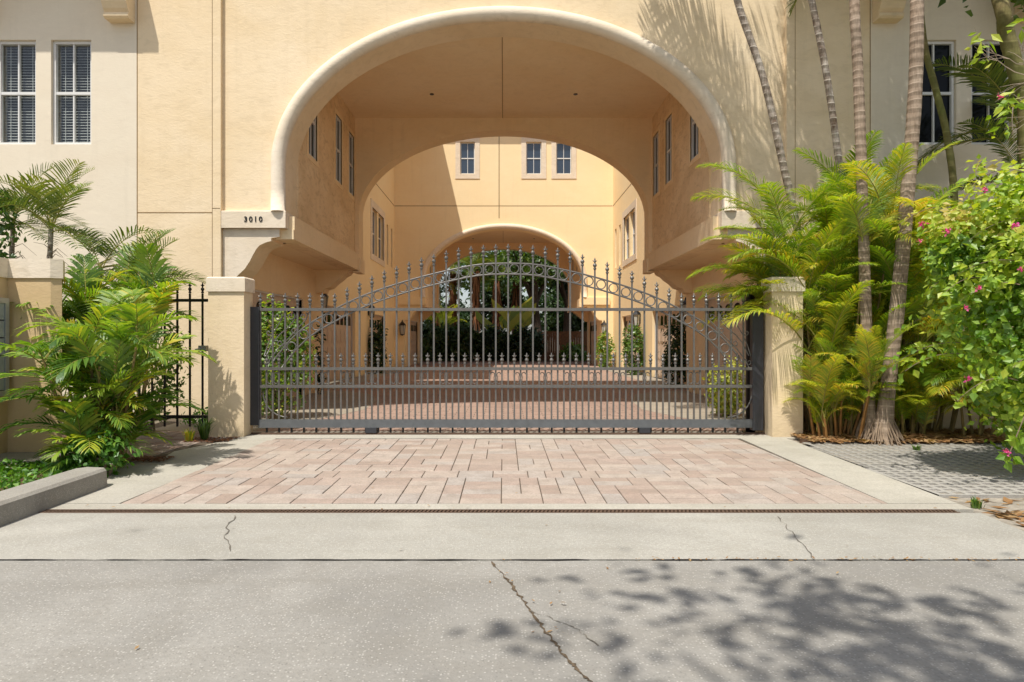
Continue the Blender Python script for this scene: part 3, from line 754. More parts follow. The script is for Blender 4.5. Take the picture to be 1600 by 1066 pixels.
m = MB(); m.lathe([(.07,0),(.07,PZ(462,10.25)-.0),(.073,PZ(462,10.25)),(.073,PZ(459,10.25)),(.05,PZ(457.5,10.25))], PX(1172.5,10.25), 10.25, 20); m.build('post', M['black'], gp_, True)
m = MB(); m.lathe([(.12,0),(.12,.015)], PX(1172.5,10.25), 10.25, 16); m.build('base_plate', M['black'], gp_)
# pedestrian gate
pg = thing('pedestrian_gate', 'narrow black iron railing gate left of the stucco pillar', 'gate')
PYG = 10.0
for px in [316.5-19.7*k for k in range(7)]:
    x = PX(px, PYG); m = MB(); m.box(x-.012, x+.012, PYG-.012, PYG+.012, .12, PZ(443,PYG)-.15); finial(m, x, PZ(441,PYG), .9, PYG); m.build('picket', M['black'], pg)
for y in (469.5, 651): 
    m = MB(); m.box(-5.6, -4.23, PYG-.02, PYG+.02, PZ(y+2.3,PYG), PZ(y-2.3,PYG)); m.build('rail', M['black'], pg)
m = MB(); m.box(PX(312,PYG), PX(324,PYG), PYG-.05, PYG+.03, PZ(549,PYG), PZ(540,PYG)); m.tube([(PX(316,PYG),PYG-.05,PZ(545,PYG)),(PX(316,PYG),PYG-.09,PZ(545,PYG)),(PX(309,PYG),PYG-.09,PZ(546,PYG))], .009, 6); m.build('latch', M['alu'], pg)

# ---------------------------------------------------------------- lanterns
def make_lantern():
    l = thing('wall_lantern', '', '')
    m = MB(); m.box(-.05,.05,.10,.12,-.12,.12); m.tube([(0,.10,.05),(0,.03,.24),(0,0,.22)], .012, 6); m.build('bracket', M['black'], l)
    m = MB(); m.lathe([(.02,-.22),(.07,-.19),(.075,-.17)], 0,0,6); m.lathe([(.13,.12),(.09,.18),(.03,.24),(.02,.28),(.004,.31)],0,0,6)
    for k in range(6):
        a = math.pi*k/3; m.tube([(.07*math.cos(a),.07*math.sin(a),-.18),(.11*math.cos(a),.11*math.sin(a),.12)], .008, 4)
    m.build('cage', M['black'], l)
    m = MB(); m.lathe([(.062,-.17),(.102,.12)], 0,0,6); m.build('glass', M['lantern_glass'], l)
    return l
L0 = make_lantern()
LN = [(-5.33,20.2,2.5,1.25,-90,'black lantern on the left courtyard wall nearest the gate'),
      (-5.33,27.6,2.5,1.2,-90,'black lantern above the dark climbing plant on the left courtyard wall'),
      (-5.05,34.0,1.9,1.5,0,'black lantern beside the left foot of the rear archway'),
      (5.33,20.0,2.25,1.25,90,'black lantern above the nearest shrub on the right courtyard wall'),
      (5.33,27.4,2.2,1.5,90,'pale glass lantern above the middle shrub on the right courtyard wall'),
      (5.0,34.0,1.95,1.3,0,'small lantern above the farthest shrub near the right of the rear archway'),
      (4.78,12.6,2.25,1.0,90,'dark lantern half hidden behind the right gate pillar')]
for i, (x, y, z, s, rz, lb) in enumerate(LN):
    o = L0 if i == 0 else copy_tree(L0)
    o.location = (x, y, z); o.scale = (s,)*3; o.rotation_euler.z = math.radians({-90: 90, 90: -90, 0: 0}[rz])
    tag(o, lb, 'lantern', 'wall lanterns along the courtyard')

# ---------------------------------------------------------------- foliage helpers
def frond_mesh(name, L, elev, droop, n, ll, lw, mat, vee=.35, seed=0, lean=.9, tint=(0,1), sag=.5, start=.18, stem=.009):
    rr = random.Random(seed); m = MB(); N = 14; pts = []; p = Vector((0,0,0)); ang = elev
    for i in range(N+1):
        pts.append(p.copy()); ang = elev - droop*(i/N)**1.4
        p = p + Vector((math.cos(ang), 0, math.sin(ang)))*(L/N)
    m.cur = 1; m.tube(pts, [stem*(1-.75*i/N) for i in range(N+1)], 5); m.cur = 0
    for i in range(n):
        t = start + (1-start)*(i+.5)/n; f = t*N; k = min(N-1, int(f)); q = pts[k].lerp(pts[k+1], f-k); tan = (pts[k+1]-pts[k]).normalized()
        upv = Vector((0,1,0)).cross(tan)*-1
        if upv.z < 0 and abs(tan.z) < .98: upv = -upv
        prof = math.sin(math.pi*min(1, (.12+.88*(t-start)/(1-start))*.92+.06))**.6
        ln = ll*prof*rr.uniform(.85, 1.1)
        fw = lean*(.55+.75*t)
        for s in (-1, 1):
            d = (Vector((0, s, 0))*1.0 + tan*fw*rr.uniform(.8,1.2) + upv*(vee+rr.uniform(-.15,.15))).normalized()
            w = lw*rr.uniform(.8, 1.15)*(.6+.4*prof); wv = tan*1.0; wv = (wv - d*wv.dot(d)).normalized()*w*.5
            wv += upv*w*.2
            g = Vector((0,0,-1)); a = q; b = q + d*ln*.4 + g*ln*.03*sag; c = q + d*ln*.75 + g*ln*.16*sag; e = q + d*ln + g*ln*.38*sag
            tv = min(1, max(0, rr.uniform(*tint)))
            m.add([a-wv*.35, a+wv*.35, b-wv, b+wv, c-wv*.75, c+wv*.75, e], [(0,1,3,2),(2,3,5,4),(4,5,6)], tv)
    return m.mesh(name, [mat, M['rachis']])
def leafset(m, pts, size, tints, rr, outward=None, elong=1.5, fold=.25):
    for i, p in enumerate(pts):
        p = Vector(p); nrm = Vector((rr.gauss(0,1), rr.gauss(0,1), rr.gauss(0.5,.8)))
        if outward is not None: nrm = nrm*.8 + (p-outward).normalized()*1.1
        nrm.normalize(); ax = Vector((rr.gauss(0,1), rr.gauss(0,1), rr.gauss(-.3,.7))); ax = (ax - nrm*ax.dot(nrm))
        if ax.length < .05: continue
        ax.normalize(); bx = nrm.cross(ax); L = size*rr.uniform(.6, 1.3)*elong/1.5; W = L/elong*.5
        t = tints(p) if callable(tints) else rr.uniform(*tints)
        m.add([p, p+ax*L*.4+bx*W+nrm*W*fold, p+ax*L, p+ax*L*.4-bx*W+nrm*W*fold, p+ax*L*.5-nrm*W*fold*.2], [(0,1,4),(1,2,4),(2,3,4),(3,0,4)], t)
def blob_points(n, c, r, rr, shell=.55, bump=.28, f=1.6, zmin=None):
    out = []
    while len(out) < n:
        v = Vector((rr.gauss(0,1), rr.gauss(0,1), rr.gauss(0,1))).normalized()
        rad = (shell + (1-shell)*rr.random()**.6)*(1 + bump*noise.noise(v*f*2 + Vector(c)))
        if noise.noise(Vector((v.x*r[0], v.y*r[1], v.z*r[2]))*rad*2.3 + Vector(c)*1.7) < -.18 and rr.random() < .8: continue
        p = Vector((c[0]+v.x*r[0]*rad, c[1]+v.y*r[1]*rad, c[2]+v.z*r[2]*rad))
        if zmin is not None and p.z < zmin: continue
        out.append(p)
    return out
def bush(name, label, cat, c, r, n, size, mat, seed, shell=.5, zmin=.05, stems=5, tint=(0,1), group=None, elong=1.6, base=None):
    rr = random.Random(seed); t = thing(name, label, cat, (0,0,0), 0, group)
    bz = base if base else (c[0], c[1], 0)
    pts = blob_points(n, c, r, rr, shell, zmin=zmin); m = MB(); cv = Vector(c)
    cl = lambda p: min(1, max(0, .45*noise.noise(p*3.1)+.5 + rr.uniform(-.3,.3) + (tint[0]+tint[1]-1)*.5))
    leafset(m, pts, size, cl, rr, cv, elong); m.build('foliage', mat, t)
    m = MB()
    for k in range(stems):
        e = rr.choice(pts); b = Vector(bz) + Vector((rr.uniform(-.08,.08), rr.uniform(-.08,.08), 0)); mid = b.lerp(e, .5) + Vector((rr.uniform(-.1,.1), rr.uniform(-.1,.1), .1))
        m.tube([b, mid, e], [.018, .012, .004], 5)
    m.build('stem', M['twig'], t); return t

# left bamboo palm clump (foreground)
def clump(name, label, cat, base, specs, meshes, seed, canes=8, spread=.25, mat=None, group=None, ch=(.4,1.2)):
    rr = random.Random(seed); t = thing(name, label, cat, base, 0, group)
    m = MB(); tops = []
    for k in range(canes):
        a = rr.uniform(0, 6.28); r0 = rr.uniform(.02, spread); h = rr.uniform(*ch); lean = rr.uniform(.05, .3)
        b = Vector((r0*math.cos(a), r0*math.sin(a), 0)); e = b + Vector((lean*math.cos(a)*h, lean*math.sin(a)*h, h))
        m.tube([b, b.lerp(e,.5)+Vector((0,0,.02)), e], [.02,.016,.012], 6); tops.append(e)
    m.build('cane', mat or M['cane'], t)
    for (az, me_i, s) in specs:
        e = rr.choice(tops)
        o = link('frond', meshes[me_i], t, e - Vector((0,0,rr.uniform(0,.15)))); o.rotation_euler = (rr.uniform(-.15,.15), rr.uniform(-.1,.1), math.radians(az)); o.scale = (s*rr.uniform(.9,1.1),)*3
    return t
bp = [frond_mesh('frond', .80, math.radians(e), math.radians(d), 17, .33, .034, M['bamboo_palm'], .3, 10+i, 1.35, tt, .7, .18, .008) for i, (e, d, tt) in
      enumerate([(85,45,(.35,1)),(70,60,(.25,.95)),(55,75,(.15,.9)),(38,75,(.1,.85)),(15,60,(0,.8)),(50,95,(.7,1.2)),(78,70,(.35,1))])]
rr = random.Random(21)
sp = [(rr.uniform(0,360), rr.choice([0,1,1,2,2,3,3,4,6,6]), rr.uniform(.72,1.08)) for _ in range(120)] + [(rr.uniform(-180,0), 5, rr.uniform(.6,.9)) for _ in range(9)]
clump('bamboo_palm', 'large bright green bamboo palm clump in front of the boundary wall with yellowing lower leaves', 'palm', (-4.42,7.45,.05), sp, bp, 5, 36, .24, ch=(.15,1.4))
bush('shrub', 'low leafy green shrub at the foot of the bamboo palm by the curb end', 'shrub', (-4.12,6.98,.22), (.38,.24,.26), 520, .075, M['cover'], 31, .3, .02, tint=(0,.9))
# taller palms behind the wall at the left
pm = [frond_mesh('frond', 1.25, math.radians(e), math.radians(d), 26, .42, .026, M['palm'], .55, 40+i, .75, tt, .5, .2, .009) for i, (e, d, tt) in
      enumerate([(78,50,(.3,1)),(55,70,(.2,1)),(35,75,(.1,.9)),(12,60,(0,.8)),(65,85,(.2,1))])]
def small_palm(label, base, h, lean, nf, sc_, seed, meshes=pm, trunk=None, tr=.035, name='areca_palm', group=None, crownfix=None):
    rr = random.Random(seed); t = thing(name, label, 'palm', base, 0, group)
    m = MB(); pts = []; N = 24
    for i in range(N+1):
        f = i/N; pts.append((lean[0]*f, lean[1]*f, h*f))
    rad = [tr*(1.25-.4*i/N)*(1+ (.06 if i % 2 else 0)) for i in range(N+1)]; rad[0] *= 1.4
    m.tube(pts, rad, 9); m.build('trunk', trunk or M['trunk_b'], t, True)
    top = Vector(pts[-1])
    for k in range(nf):
        az = 360*k/nf + rr.uniform(-25,25) if crownfix is None else crownfix[k % len(crownfix)] + rr.uniform(-8,8)
        o = link('frond', meshes[rr.randrange(len(meshes))], t, top + Vector((0,0,rr.uniform(-.1,.04)))); o.rotation_euler = (rr.uniform(-.1,.1), rr.uniform(-.1,.1), math.radians(az)); o.scale = (sc_*rr.uniform(.85,1.1),)*3
    # dry strands below the crown
    m = MB()
    for k in range(10):
        a = rr.uniform(0,6.28); z = rr.uniform(.15,.6); q = top - Vector((0,0,z))
        m.tube([q, q+Vector((math.cos(a)*.12, math.sin(a)*.12, .06)), q+Vector((math.cos(a)*.3, math.sin(a)*.3, rr.uniform(-.15,.1)))], [.006,.004,.002], 4)
    m.build('dry_stalk', M['twig'], t); return t
small_palm('slim palm with feathery crown behind the boundary wall, second from the left edge', (-6.35,9.4,0), 2.95, (.12,0), 14, .85, 1)
small_palm('slim palm at the left edge below the window', (-6.95,9.5,0), 3.0, (.05,.1), 14, .85, 2)
small_palm('short palm with one wide arching crown against the pale wall joint', (-5.75,9.6,0), 2.4, (.08,0), 10, .9, 3, crownfix=[5,175,60,120,100,30,150])
small_palm('leaning young palm between boundary wall and railing gate', (-5.25,9.4,0), 2.05, (.12,0), 13, .85, 4, crownfix=[10,40,90,150,-30,-80,60,200])
sp = [(rr.uniform(0,360), rr.choice([0,1,1,2,2,3]), rr.uniform(.8,1.1)) for _ in range(80)]
clump('bamboo_palm', 'dense green palm clump filling the gap above the boundary wall end', 'palm', (-5.1,8.85,.05), sp, bp, 9, 26, .36, ch=(.7,2.0))
bush('shrub', 'round leaved green shrub behind the railing gate', 'shrub', (-5.35,10.35,1.1), (.55,.25,1.0), 1300, .075, M['hedge'], 33, .4, .05, tint=(0,.9))
bush('shrub', 'small green plant behind the latch of the railing gate', 'shrub', (-4.2,10.5,1.25), (.16,.12,.2), 120, .08, M['hedge'], 34, .2, .05)
bush('shrub', 'low ground cover tuft at the base of the railing gate', 'shrub', (-4.75,11.2,.12), (.55,.5,.18), 500, .07, M['cover'], 35, .3, .01)
# leafy branch top-left
bush('shrub', 'dark green small leaved bush at the far left edge above the wall', 'shrub', (-6.85,9.0,2.75), (.45,.4,.75), 900, .09, M['hedge'], 36, .4, .05, tint=(0,.6), base=(-6.9,9.1,0))
# ground cover (stuff)
rr = random.Random(8); m = MB(); pts = []
while len(pts) < 9500:
    x = rr.uniform(-7.5,-4.06); y = rr.uniform(4.3,7.45)
    if y > 7.3 and x < -5: continue
    pts.append((x, y, .05+rr.uniform(0,.10)*(.6+.6*noise.noise(Vector((x*2,y*2,0))))))
leafset(m, pts, .062, (0,1), rr, None, 1.5); o = m.build('ground_cover', M['cover']); tag(o, 'glossy green ground cover behind the curb at the left', 'ground cover', kind='stuff')
# grass tuft by pillar
def tuft(label, base, n, h, seed, mat):
    rr = random.Random(seed); m = MB()
    for k in range(n):
        a = rr.uniform(0,6.28); r0 = rr.uniform(0,.05); hh = h*rr.uniform(.5,1.1); sp_ = rr.uniform(.1,.55)*hh*1.2
        b = Vector((r0*math.cos(a), r0*math.sin(a), 0)); w = Vector((-math.sin(a), math.cos(a), 0))*.006
        mid = b + Vector((math.cos(a)*sp_*.4, math.sin(a)*sp_*.4, hh*.65)); e = b + Vector((math.cos(a)*sp_, math.sin(a)*sp_, hh*rr.uniform(.6,1)))
        m.add([b-w, b+w, mid-w, mid+w, e], [(0,1,3,2),(2,3,4)], rr.random())
    o = m.build('grass_tuft', mat, None, loc=base); return tag(o, label, 'grass')
tuft('spiky grass tuft at the foot of the left gate pillar', (-4.16,9.5,.0), 110, .34, 1, M['hedge'])
tuft('small dry grass tuft beside the mulch by the left pillar', (-4.3,9.35,.0), 60, .2, 2, M['areca'])
tuft('small green weed at the corner of the turf blocks near the drain', (3.98,5.75,-.02), 40, .1, 3, M['hedge'])
tuft('small weed growing between the turf blocks', (5.2,8.6,.0), 50, .08, 4, M['hedge'])
tuft('green leafy tuft at the lower right edge of the turf blocks', (4.75,5.9,-.02), 90, .32, 5, M['hedge'])
# litter: mulch chips and dry leaves (stuff)
def litter(name, label, zones, mat, seed, size):
    rr = random.Random(seed); m = MB(); pts = []
    for (x0,x1,y0,y1,n,z) in zones:
        for _ in range(n): 
            x = rr.uniform(x0,x1); y = rr.uniform(y0,y1)
            pts.append((x, y, z+rr.uniform(.003,.02)))
    for p in pts:
        a = rr.uniform(0,6.28); L = size*rr.uniform(.4,1.3); W = L*rr.uniform(.2,.5); ax = Vector((math.cos(a),math.sin(a),rr.uniform(-.3,.3))); bx = Vector((-math.sin(a),math.cos(a),rr.uniform(-.3,.3)))
        p = Vector(p); m.add([p-ax*L/2, p+bx*W/2, p+ax*L/2, p-bx*W/2], [(0,1,2,3)], rr.random())
    o = m.build(name, mat); tag(o, label, 'leaf litter', kind='stuff')
litter('bark_mulch', 'reddish bark mulch beside the walkway and pillars', [(-4.35,-3.85,7.7,8.05,500,.01),(-4.7,-4.3,7.6,7.95,300,.03),(-4.35,-3.75,9.25,9.72,600,.0)], M['shag'], 3, .05)
litter('dry_leaves', 'dry brown leaves scattered on the planting bed and soil at the right', [(4.1,9.5,9.05,10.2,5200,.03),(4.0,6.5,5.0,6.1,420,-.03),(3.95,4.4,4.6,5.6,160,-.03),(4.6,7.5,9.3,10.2,1800,.05)], M['dead'], 4, .13)
litter('fallen_leaves', 'few fallen leaves and debris along the road joint and driveway', [(.8,6.5,4.305,4.34,240,0),(-3,3,4.4,5.4,5,0),(-3,3,3.0,4.2,6,0),(.1,.35,3.2,3.8,10,0),(-.1,.1,3.9,4.3,8,0),(-3,3,6,9.3,10,.004),(-3.6,3.6,5.61,5.7,26,.0)], M['dead'], 5, .03)

# ---------------------------------------------------------------- right side palms
ar = [frond_mesh('frond', L, math.radians(e), math.radians(d), 66, .46, .0175, M['areca'], .4, 60+i, 1.15, tt, 1.0, .2, .012) for i, (L, e, d, tt) in
      enumerate([(1.9,82,62,(.25,.85)),(1.8,68,80,(.3,.95)),(1.7,55,92,(.4,1)),(1.6,40,85,(.25,.85)),(1.5,75,110,(.45,1.02)),(1.3,30,75,(.2,.9)),(1.2,84,35,(.35,1.05))])]
rr = random.Random(77)
sp = [(rr.uniform(90,200), rr.choice([1,2,2,4]), rr.uniform(.85,1.05)) for _ in range(28)] + \
     [(rr.uniform(0,360), rr.choice([0,0,1,1,2,4]), rr.uniform(.7,1.0)) for _ in range(64)]
clump('areca_palm', 'tall arching golden green areca palm clump beside the right gate pillar', 'palm', (4.85,9.85,0), sp, ar, 11, 16, .42, ch=(.9,2.9))
sp = [(rr.uniform(0,360), rr.choice([0,0,1,1,6]), rr.uniform(.75,1.05)) for _ in range(85)]
clump('areca_palm', 'tall areca palm clump behind the two ringed trunks', 'palm', (5.8,10.2,0), sp, ar, 12, 20, .55, ch=(1.0,3.2))
sp = [(rr.uniform(0,360), rr.choice([0,0,1,1,4,6,6]), rr.uniform(.42,.66)) for _ in range(120)]
clump('areca_palm', 'low bushy areca shoots with orange stems at the foot of the right pillar', 'palm', (4.7,9.6,0), sp, ar, 13, 26, .42, ch=(.15,.9), mat=simple('orange_cane', (.34,.17,.05), .7, var=.5, scale=9))
sp = [(rr.uniform(0,360), rr.choice([0,1,1,4,6,6]), rr.uniform(.42,.62)) for _ in range(80)]
clump('areca_palm', 'yellow green areca shoots right of the leaning trunk', 'palm', (5.8,9.75,0), sp, ar, 14, 14, .28, ch=(.1,.6))
sp = [(rr.uniform(0,360), rr.choice([1,3,5,6]), rr.uniform(.5,.8)) for _ in range(80)]
clump('areca_palm', 'drooping areca palm in front of the yellow garden wall', 'palm', (6.65,9.6,0), sp, ar, 15, 10, .3, ch=(.2,1.0))
sp = [(rr.uniform(0,360), rr.choice([0,1,2,6]), rr.uniform(.8,1)) for _ in range(30)]
clump('areca_palm', 'tall shaded areca palm below the dark windows behind the flowering bush', 'palm', (7.1,10.9,0), sp, ar, 16, 8, .3, ch=(1.4,2.6))

big = [frond_mesh('frond', 2.4, math.radians(e), math.radians(d), 52, .68, .040, M['palm'], .3, 90+i, .75, (.1,.95), .45, .12, .018) for i, (e, d) in
       enumerate([(82,55),(62,65),(38,85),(10,75),(-14,60)])]
def tall_palm(label, pts, rad, crown, nf, sc_, seed, mat, azs=None, skirt=False, swell=True):
    """pts: list of world points of the trunk (base first)"""
    rr = random.Random(seed); base = Vector(pts[0]); t = thing('palm_tree', label, 'palm', base, 0, 'slender palms at the right')
    P = [Vector(p)-base for p in pts]; N = 60; out = []; rads = []
    for i in range(N+1):
        f = i/N*(len(P)-1); k = min(len(P)-2, int(f)); u = f-k
        p0 = P[max(0,k-1)]; p1 = P[k]; p2 = P[k+1]; p3 = P[min(len(P)-1,k+2)]
        q = .5*((2*p1)+(p2-p0)*u+(2*p0-5*p1+4*p2-p3)*u*u+(3*p1-p0-3*p2+p3)*u**3)
        out.append(q); r = rad*(1.08-.25*i/N); 
        if swell and q.z < .55: r *= 1 + .9*(1-q.z/.55)**1.5
        rads.append(r*(1+.035*rr.uniform(-1,1)))
    m = MB(); m.tube(out, rads, 14); m.build('trunk', mat, t, True)
    if swell:
        m = MB()
        for k in range(60):
            a = rr.uniform(0,6.28); r = rad*1.7; z = rr.uniform(.08,.35)
            m.tube([(math.cos(a)*r*.8, math.sin(a)*r*.8, z),(math.cos(a)*r*1.3, math.sin(a)*r*1.3, z*.5),(math.cos(a+rr.uniform(-.2,.2))*r*1.75, math.sin(a)*r*1.75, .0)], [.012,.010,.006], 4)
        m.build('root', M['twig'], t)
    top = out[-1]
    m = MB(); m.tube([top, top+Vector((0,0,.35)), top+Vector((0,0,.8))], [rad*.95, rad*1.05, rad*.4], 10); m.build('crownshaft', M['rachis'], t, True)
    for k in range(nf):
        az = (360*k/nf + rr.uniform(-15,15)) if azs is None else azs[k % len(azs)]
        bi = rr.randrange(len(big))
        if azs is not None: az, bi = azs[k % len(azs)]
        o = link('frond', big[bi], t, top + Vector((0,0,rr.uniform(.45,.8)))); o.rotation_euler = (rr.uniform(-.12,.12), rr.uniform(-.1,.1), math.radians(az)); o.scale = (sc_*rr.uniform(.9,1.1),)*3
    return t
def W(px, py, Y): return (PX(px,Y), Y, PZ(py,Y))
CR1 = [(184,1),(165,1),(188,2),(150,1),(180,1),(172,0),(12,0),(20,2),(-95,1)]
CR2 = [(175,0),(20,1),(-60,2),(95,0)]
CR3 = [(170,0),(10,0),(30,1),(185,2),(-5,2),(270,2),(90,1)]
tall_palm('thin leaning palm trunk nearest the arch with its shadow on the wall', [(PX(1275,11.2),11.2,0), W(1252,400,11.2), W(1222,250,11.1), W(1192,120,11.0), W(1152,0,10.9), (3.62,10.7,7.4), (3.95,10.5,7.7)], .060, None, 9, 1.15, 1, M['trunk_b'], CR1)
tall_palm('thin whitish palm trunk leaning second from the arch', [(PX(1355,11.2),11.2,0), W(1330,400,11.2), W(1311,255,11.2), W(1292,120,11.1), W(1268,0,11.0), (4.8,10.9,7.35)], .058, None, 4, .95, 2, M['trunk_b'], CR2)
Y2 = 9.32
tall_palm('straight ringed grey palm trunk rising from the areca clump', [(PX(1360,Y2),Y2,0), W(1357,600,Y2), W(1352,460,Y2), W(1346,260,Y2), W(1340,100,Y2), W(1335,0,Y2), (5.1,9.9,7.6), (5.4,10.2,8.3)], .072, None, 7, 1.05, 3, M['trunk'], CR3)
tall_palm('thickest ringed palm trunk curving up from its flared root base', [(PX(1378,Y2-.1),Y2-.1,0), W(1388,600,Y2-.1), W(1402,480,Y2-.1), W(1418,300,Y2-.1), W(1430,140,Y2-.1), W(1433,0,Y2-.1), (6.0,9.9,7.6), (6.3,10.4,8.5)], .092, None, 8, 1.1, 4, M['trunk'])
Y3 = 11.2
tall_palm('thin mossy palm stem crossing in front of the dark window', [(PX(1500,Y3),Y3,0), W(1492,330,Y3), W(1480,215,Y3), W(1462,140,Y3), W(1443,60,Y3), (6.75,Y3,7.9)], .055, None, 9, .95, 5, M['trunk_g'], swell=False)
Y4 = 9.9
tall_palm('brown palm trunk at the right edge above the flowering bush', [(PX(1612,Y4),Y4,0), W(1606,200,Y4), W(1590,120,Y4), W(1572,50,Y4), W(1562,0,Y4), (7.3,10.9,8.8)], .11, None, 11, 1.05, 6, M['trunk_g'], swell=False)
# palm fronds reaching in front of the right windows
wf = thing('areca_palm', 'dark green palm with fronds spread across the right hand window', 'palm', (8.6,11.3,0))
m = MB(); m.tube([(0,0,0),(0,0,2.5),(-.05,0,4.9)], [.07,.06,.05], 8); m.build('trunk', M['trunk_g'], wf)
for i, (az, z, s) in enumerate([(180,4.85,.8),(165,4.7,.75),(200,4.8,.7),(150,4.9,.7),(30,4.9,.7),(-60,4.8,.7),(90,4.8,.6),(175,4.0,.62),(190,4.1,.6),(150,4.0,.6)]):
    o = link('frond', big[(i*2+1) % 4], wf, (-.05,0,z)); o.rotation_euler = (0,0,math.radians(az)); o.scale = (s,)*3

rq = random.Random(99)
sp = [(rq.uniform(120,240), rq.choice([1,1,2,4]), rq.uniform(.75,1.0)) for _ in range(22)] + [(rq.uniform(0,360), rq.choice([0,1,4]), rq.uniform(.7,.95)) for _ in range(26)]
clump('areca_palm', 'areca palm fronds arching left over the right gate pillar cap', 'palm', (4.55,10.2,0), sp, ar, 61, 14, .22, ch=(1.3,2.5))
sp = [(rq.uniform(0,360), rq.choice([0,6,6,1]), rq.uniform(.4,.62)) for _ in range(70)]
clump('areca_palm', 'thin spiky green shoots between the right gate pillar and the ringed trunk', 'palm', (4.95,9.75,0), sp, ar, 62, 16, .35, ch=(.3,1.5))
sp = [(rq.uniform(0,360), rq.choice([0,1,2,6]), rq.uniform(.6,.85)) for _ in range(60)]
clump('areca_palm', 'green areca fronds filling the gap between the leaning trunk and the flowering bush', 'palm', (6.25,10.0,0), sp, ar, 63, 16, .35, ch=(.6,2.3))
# bougainvillea
def bougainvillea():
    rr = random.Random(55); t = thing('bougainvillea', 'big bright green bougainvillea bush with pink flowers hanging in from the right', 'bush', (6.3,7.6,0))
    off = Vector((6.3,7.6,0)); pts = []
    for c, r, n in (((5.75,6.9,2.0),(1.35,.8,1.25),9000), ((4.95,6.7,2.2),(.75,.5,.65),3200), ((4.9,6.7,1.55),(.6,.4,.6),1500), ((5.3,6.6,.9),(.6,.4,.55),1900), ((5.9,7.1,.75),(1.1,.6,.65),3200), ((4.75,6.8,2.35),(.5,.4,.4),1000), ((6.0,6.9,2.8),(1.0,.7,.8),3200), ((5.45,6.8,2.75),(.7,.5,.5),1300)):
        pts += blob_points(n, c, r, rr, .35, .35, 1.4)
    # arching sprays
    sprays = []; stems = MB()
    for k in range(34):
        b = Vector((rr.uniform(4.6,6.0), rr.uniform(6.2,7.2), rr.uniform(1.0,3.1))); a = rr.uniform(math.pi*.75, math.pi*1.35); L = rr.uniform(.4,.85); q = [b]
        for i in range(1, 9):
            f = i/8; q.append(b + Vector((math.cos(a)*L*f, math.sin(a)*L*f*.6, .3*L*f - .55*L*f*f)))
        stems.tube([p-off for p in q], [.006*(1-.08*i) for i in range(9)], 4)
        for p in q[2:]:
            for _ in range(4): pts.append(p + Vector((rr.gauss(0,.035), rr.gauss(0,.035), rr.gauss(0,.03))))
        sprays.append(q[-1])
    # spray hanging low in front at the edge
    q = [Vector((6.1,7.0,1.1)), Vector(W(1640,600,5.3)), Vector(W(1605,640,5.3)), Vector(W(1585,690,5.3)), Vector(W(1576,712,5.3))]
    stems.tube([p-off for p in q], .004, 4)
    for p in q[3:]:
        for _ in range(9): pts.append(p + Vector((rr.gauss(0,.02), rr.gauss(0,.02), rr.gauss(-.01,.02))))
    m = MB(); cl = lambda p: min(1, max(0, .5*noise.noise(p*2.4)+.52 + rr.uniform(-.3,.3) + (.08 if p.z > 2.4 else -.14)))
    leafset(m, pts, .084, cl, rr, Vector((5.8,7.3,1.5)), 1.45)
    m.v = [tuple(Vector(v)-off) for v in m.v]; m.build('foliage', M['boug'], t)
    for k in range(7):
        e = Vector((rr.uniform(5.0,6.4), rr.uniform(6.5,7.3), rr.uniform(.9,2.9))); stems.tube([Vector((0,0,0)), (e-off)*.5+Vector((.1,.1,.2)), e-off], [.03,.02,.006], 6)
    stems.build('stem', M['twig'], t)
    fl = [(1437,377),(1441,350),(1480,362),(1539,296),(1475,332),(1565,482),(1530,450),(1510,481),(1550,218),(1563,150),(1585,352),(1513,592),(1573,706),(1596,420)]
    fm = MB()
    leafset(fm, [(rr.gauss(0,.018), rr.gauss(0,.018), rr.gauss(0,.018)) for _ in range(16)], .05, (0,1), rr, Vector((0,0,0)), 1.3)
    me = fm.mesh('flower', M['pink'])
    fl = fl[:4] + fl[6:8] + fl[9:]
    for i, (px, py) in enumerate(fl):
        Y = 5.3 if py > 700 else 5.95
        o = link('flower', me, t, Vector(W(px, py, Y))-off); o.rotation_euler = (rr.uniform(0,6),rr.uniform(0,6),rr.uniform(0,6)); o.scale = (rr.uniform(.42,.65),)*3
bougainvillea()
# bare branches top right
bb = thing('bare_branch_shrub', 'leafless pale twigs with a few bright leaves at the top right corner', 'shrub', (6.4,7.3,0))
m = MB(); rr = random.Random(4); tips = []
m.tube([(0,0,0),(.1,0,2.0),(0,0,4.4)], [.035,.03,.015], 6)
def twig(p, d, L, r, dep):
    q = [p]; 
    for i in range(5): d = (d + Vector((rr.gauss(0,.18), rr.gauss(0,.18), rr.gauss(0,.14)))).normalized(); q.append(q[-1]+d*L/5)
    m.tube(q, [r*(1-.12*i) for i in range(6)], 4); tips.append(q[-1])
    if dep > 0:
        for k in range(3):
            dd = (d + Vector((rr.gauss(0,.6), rr.gauss(0,.4), rr.gauss(0,.5)))).normalized(); twig(q[rr.randrange(2,6)], dd, L*.62, r*.6, dep-1)
for z, ax in ((4.3,(-1,-.1,.05)),(4.1,(-1,-.2,-.25)),(4.4,(-.8,0,.45)),(3.9,(-1,0,.1)),(3.6,(-.9,-.2,-.1))): twig(Vector((.05,0,z)), Vector(ax).normalized(), .95, .009, 2)
m.build('branch', simple('pale_twig', (.42,.33,.26), .85), bb)
m = MB(); pts = []
for p in rr.sample(tips, 16): pts += [p+Vector((rr.gauss(.1,.05), rr.gauss(0,.05), rr.gauss(-.1,.05))) for _ in range(7)]
leafset(m, pts, .09, (.4,1), rr, None, 2.2); m.build('foliage', M['boug'], bb)

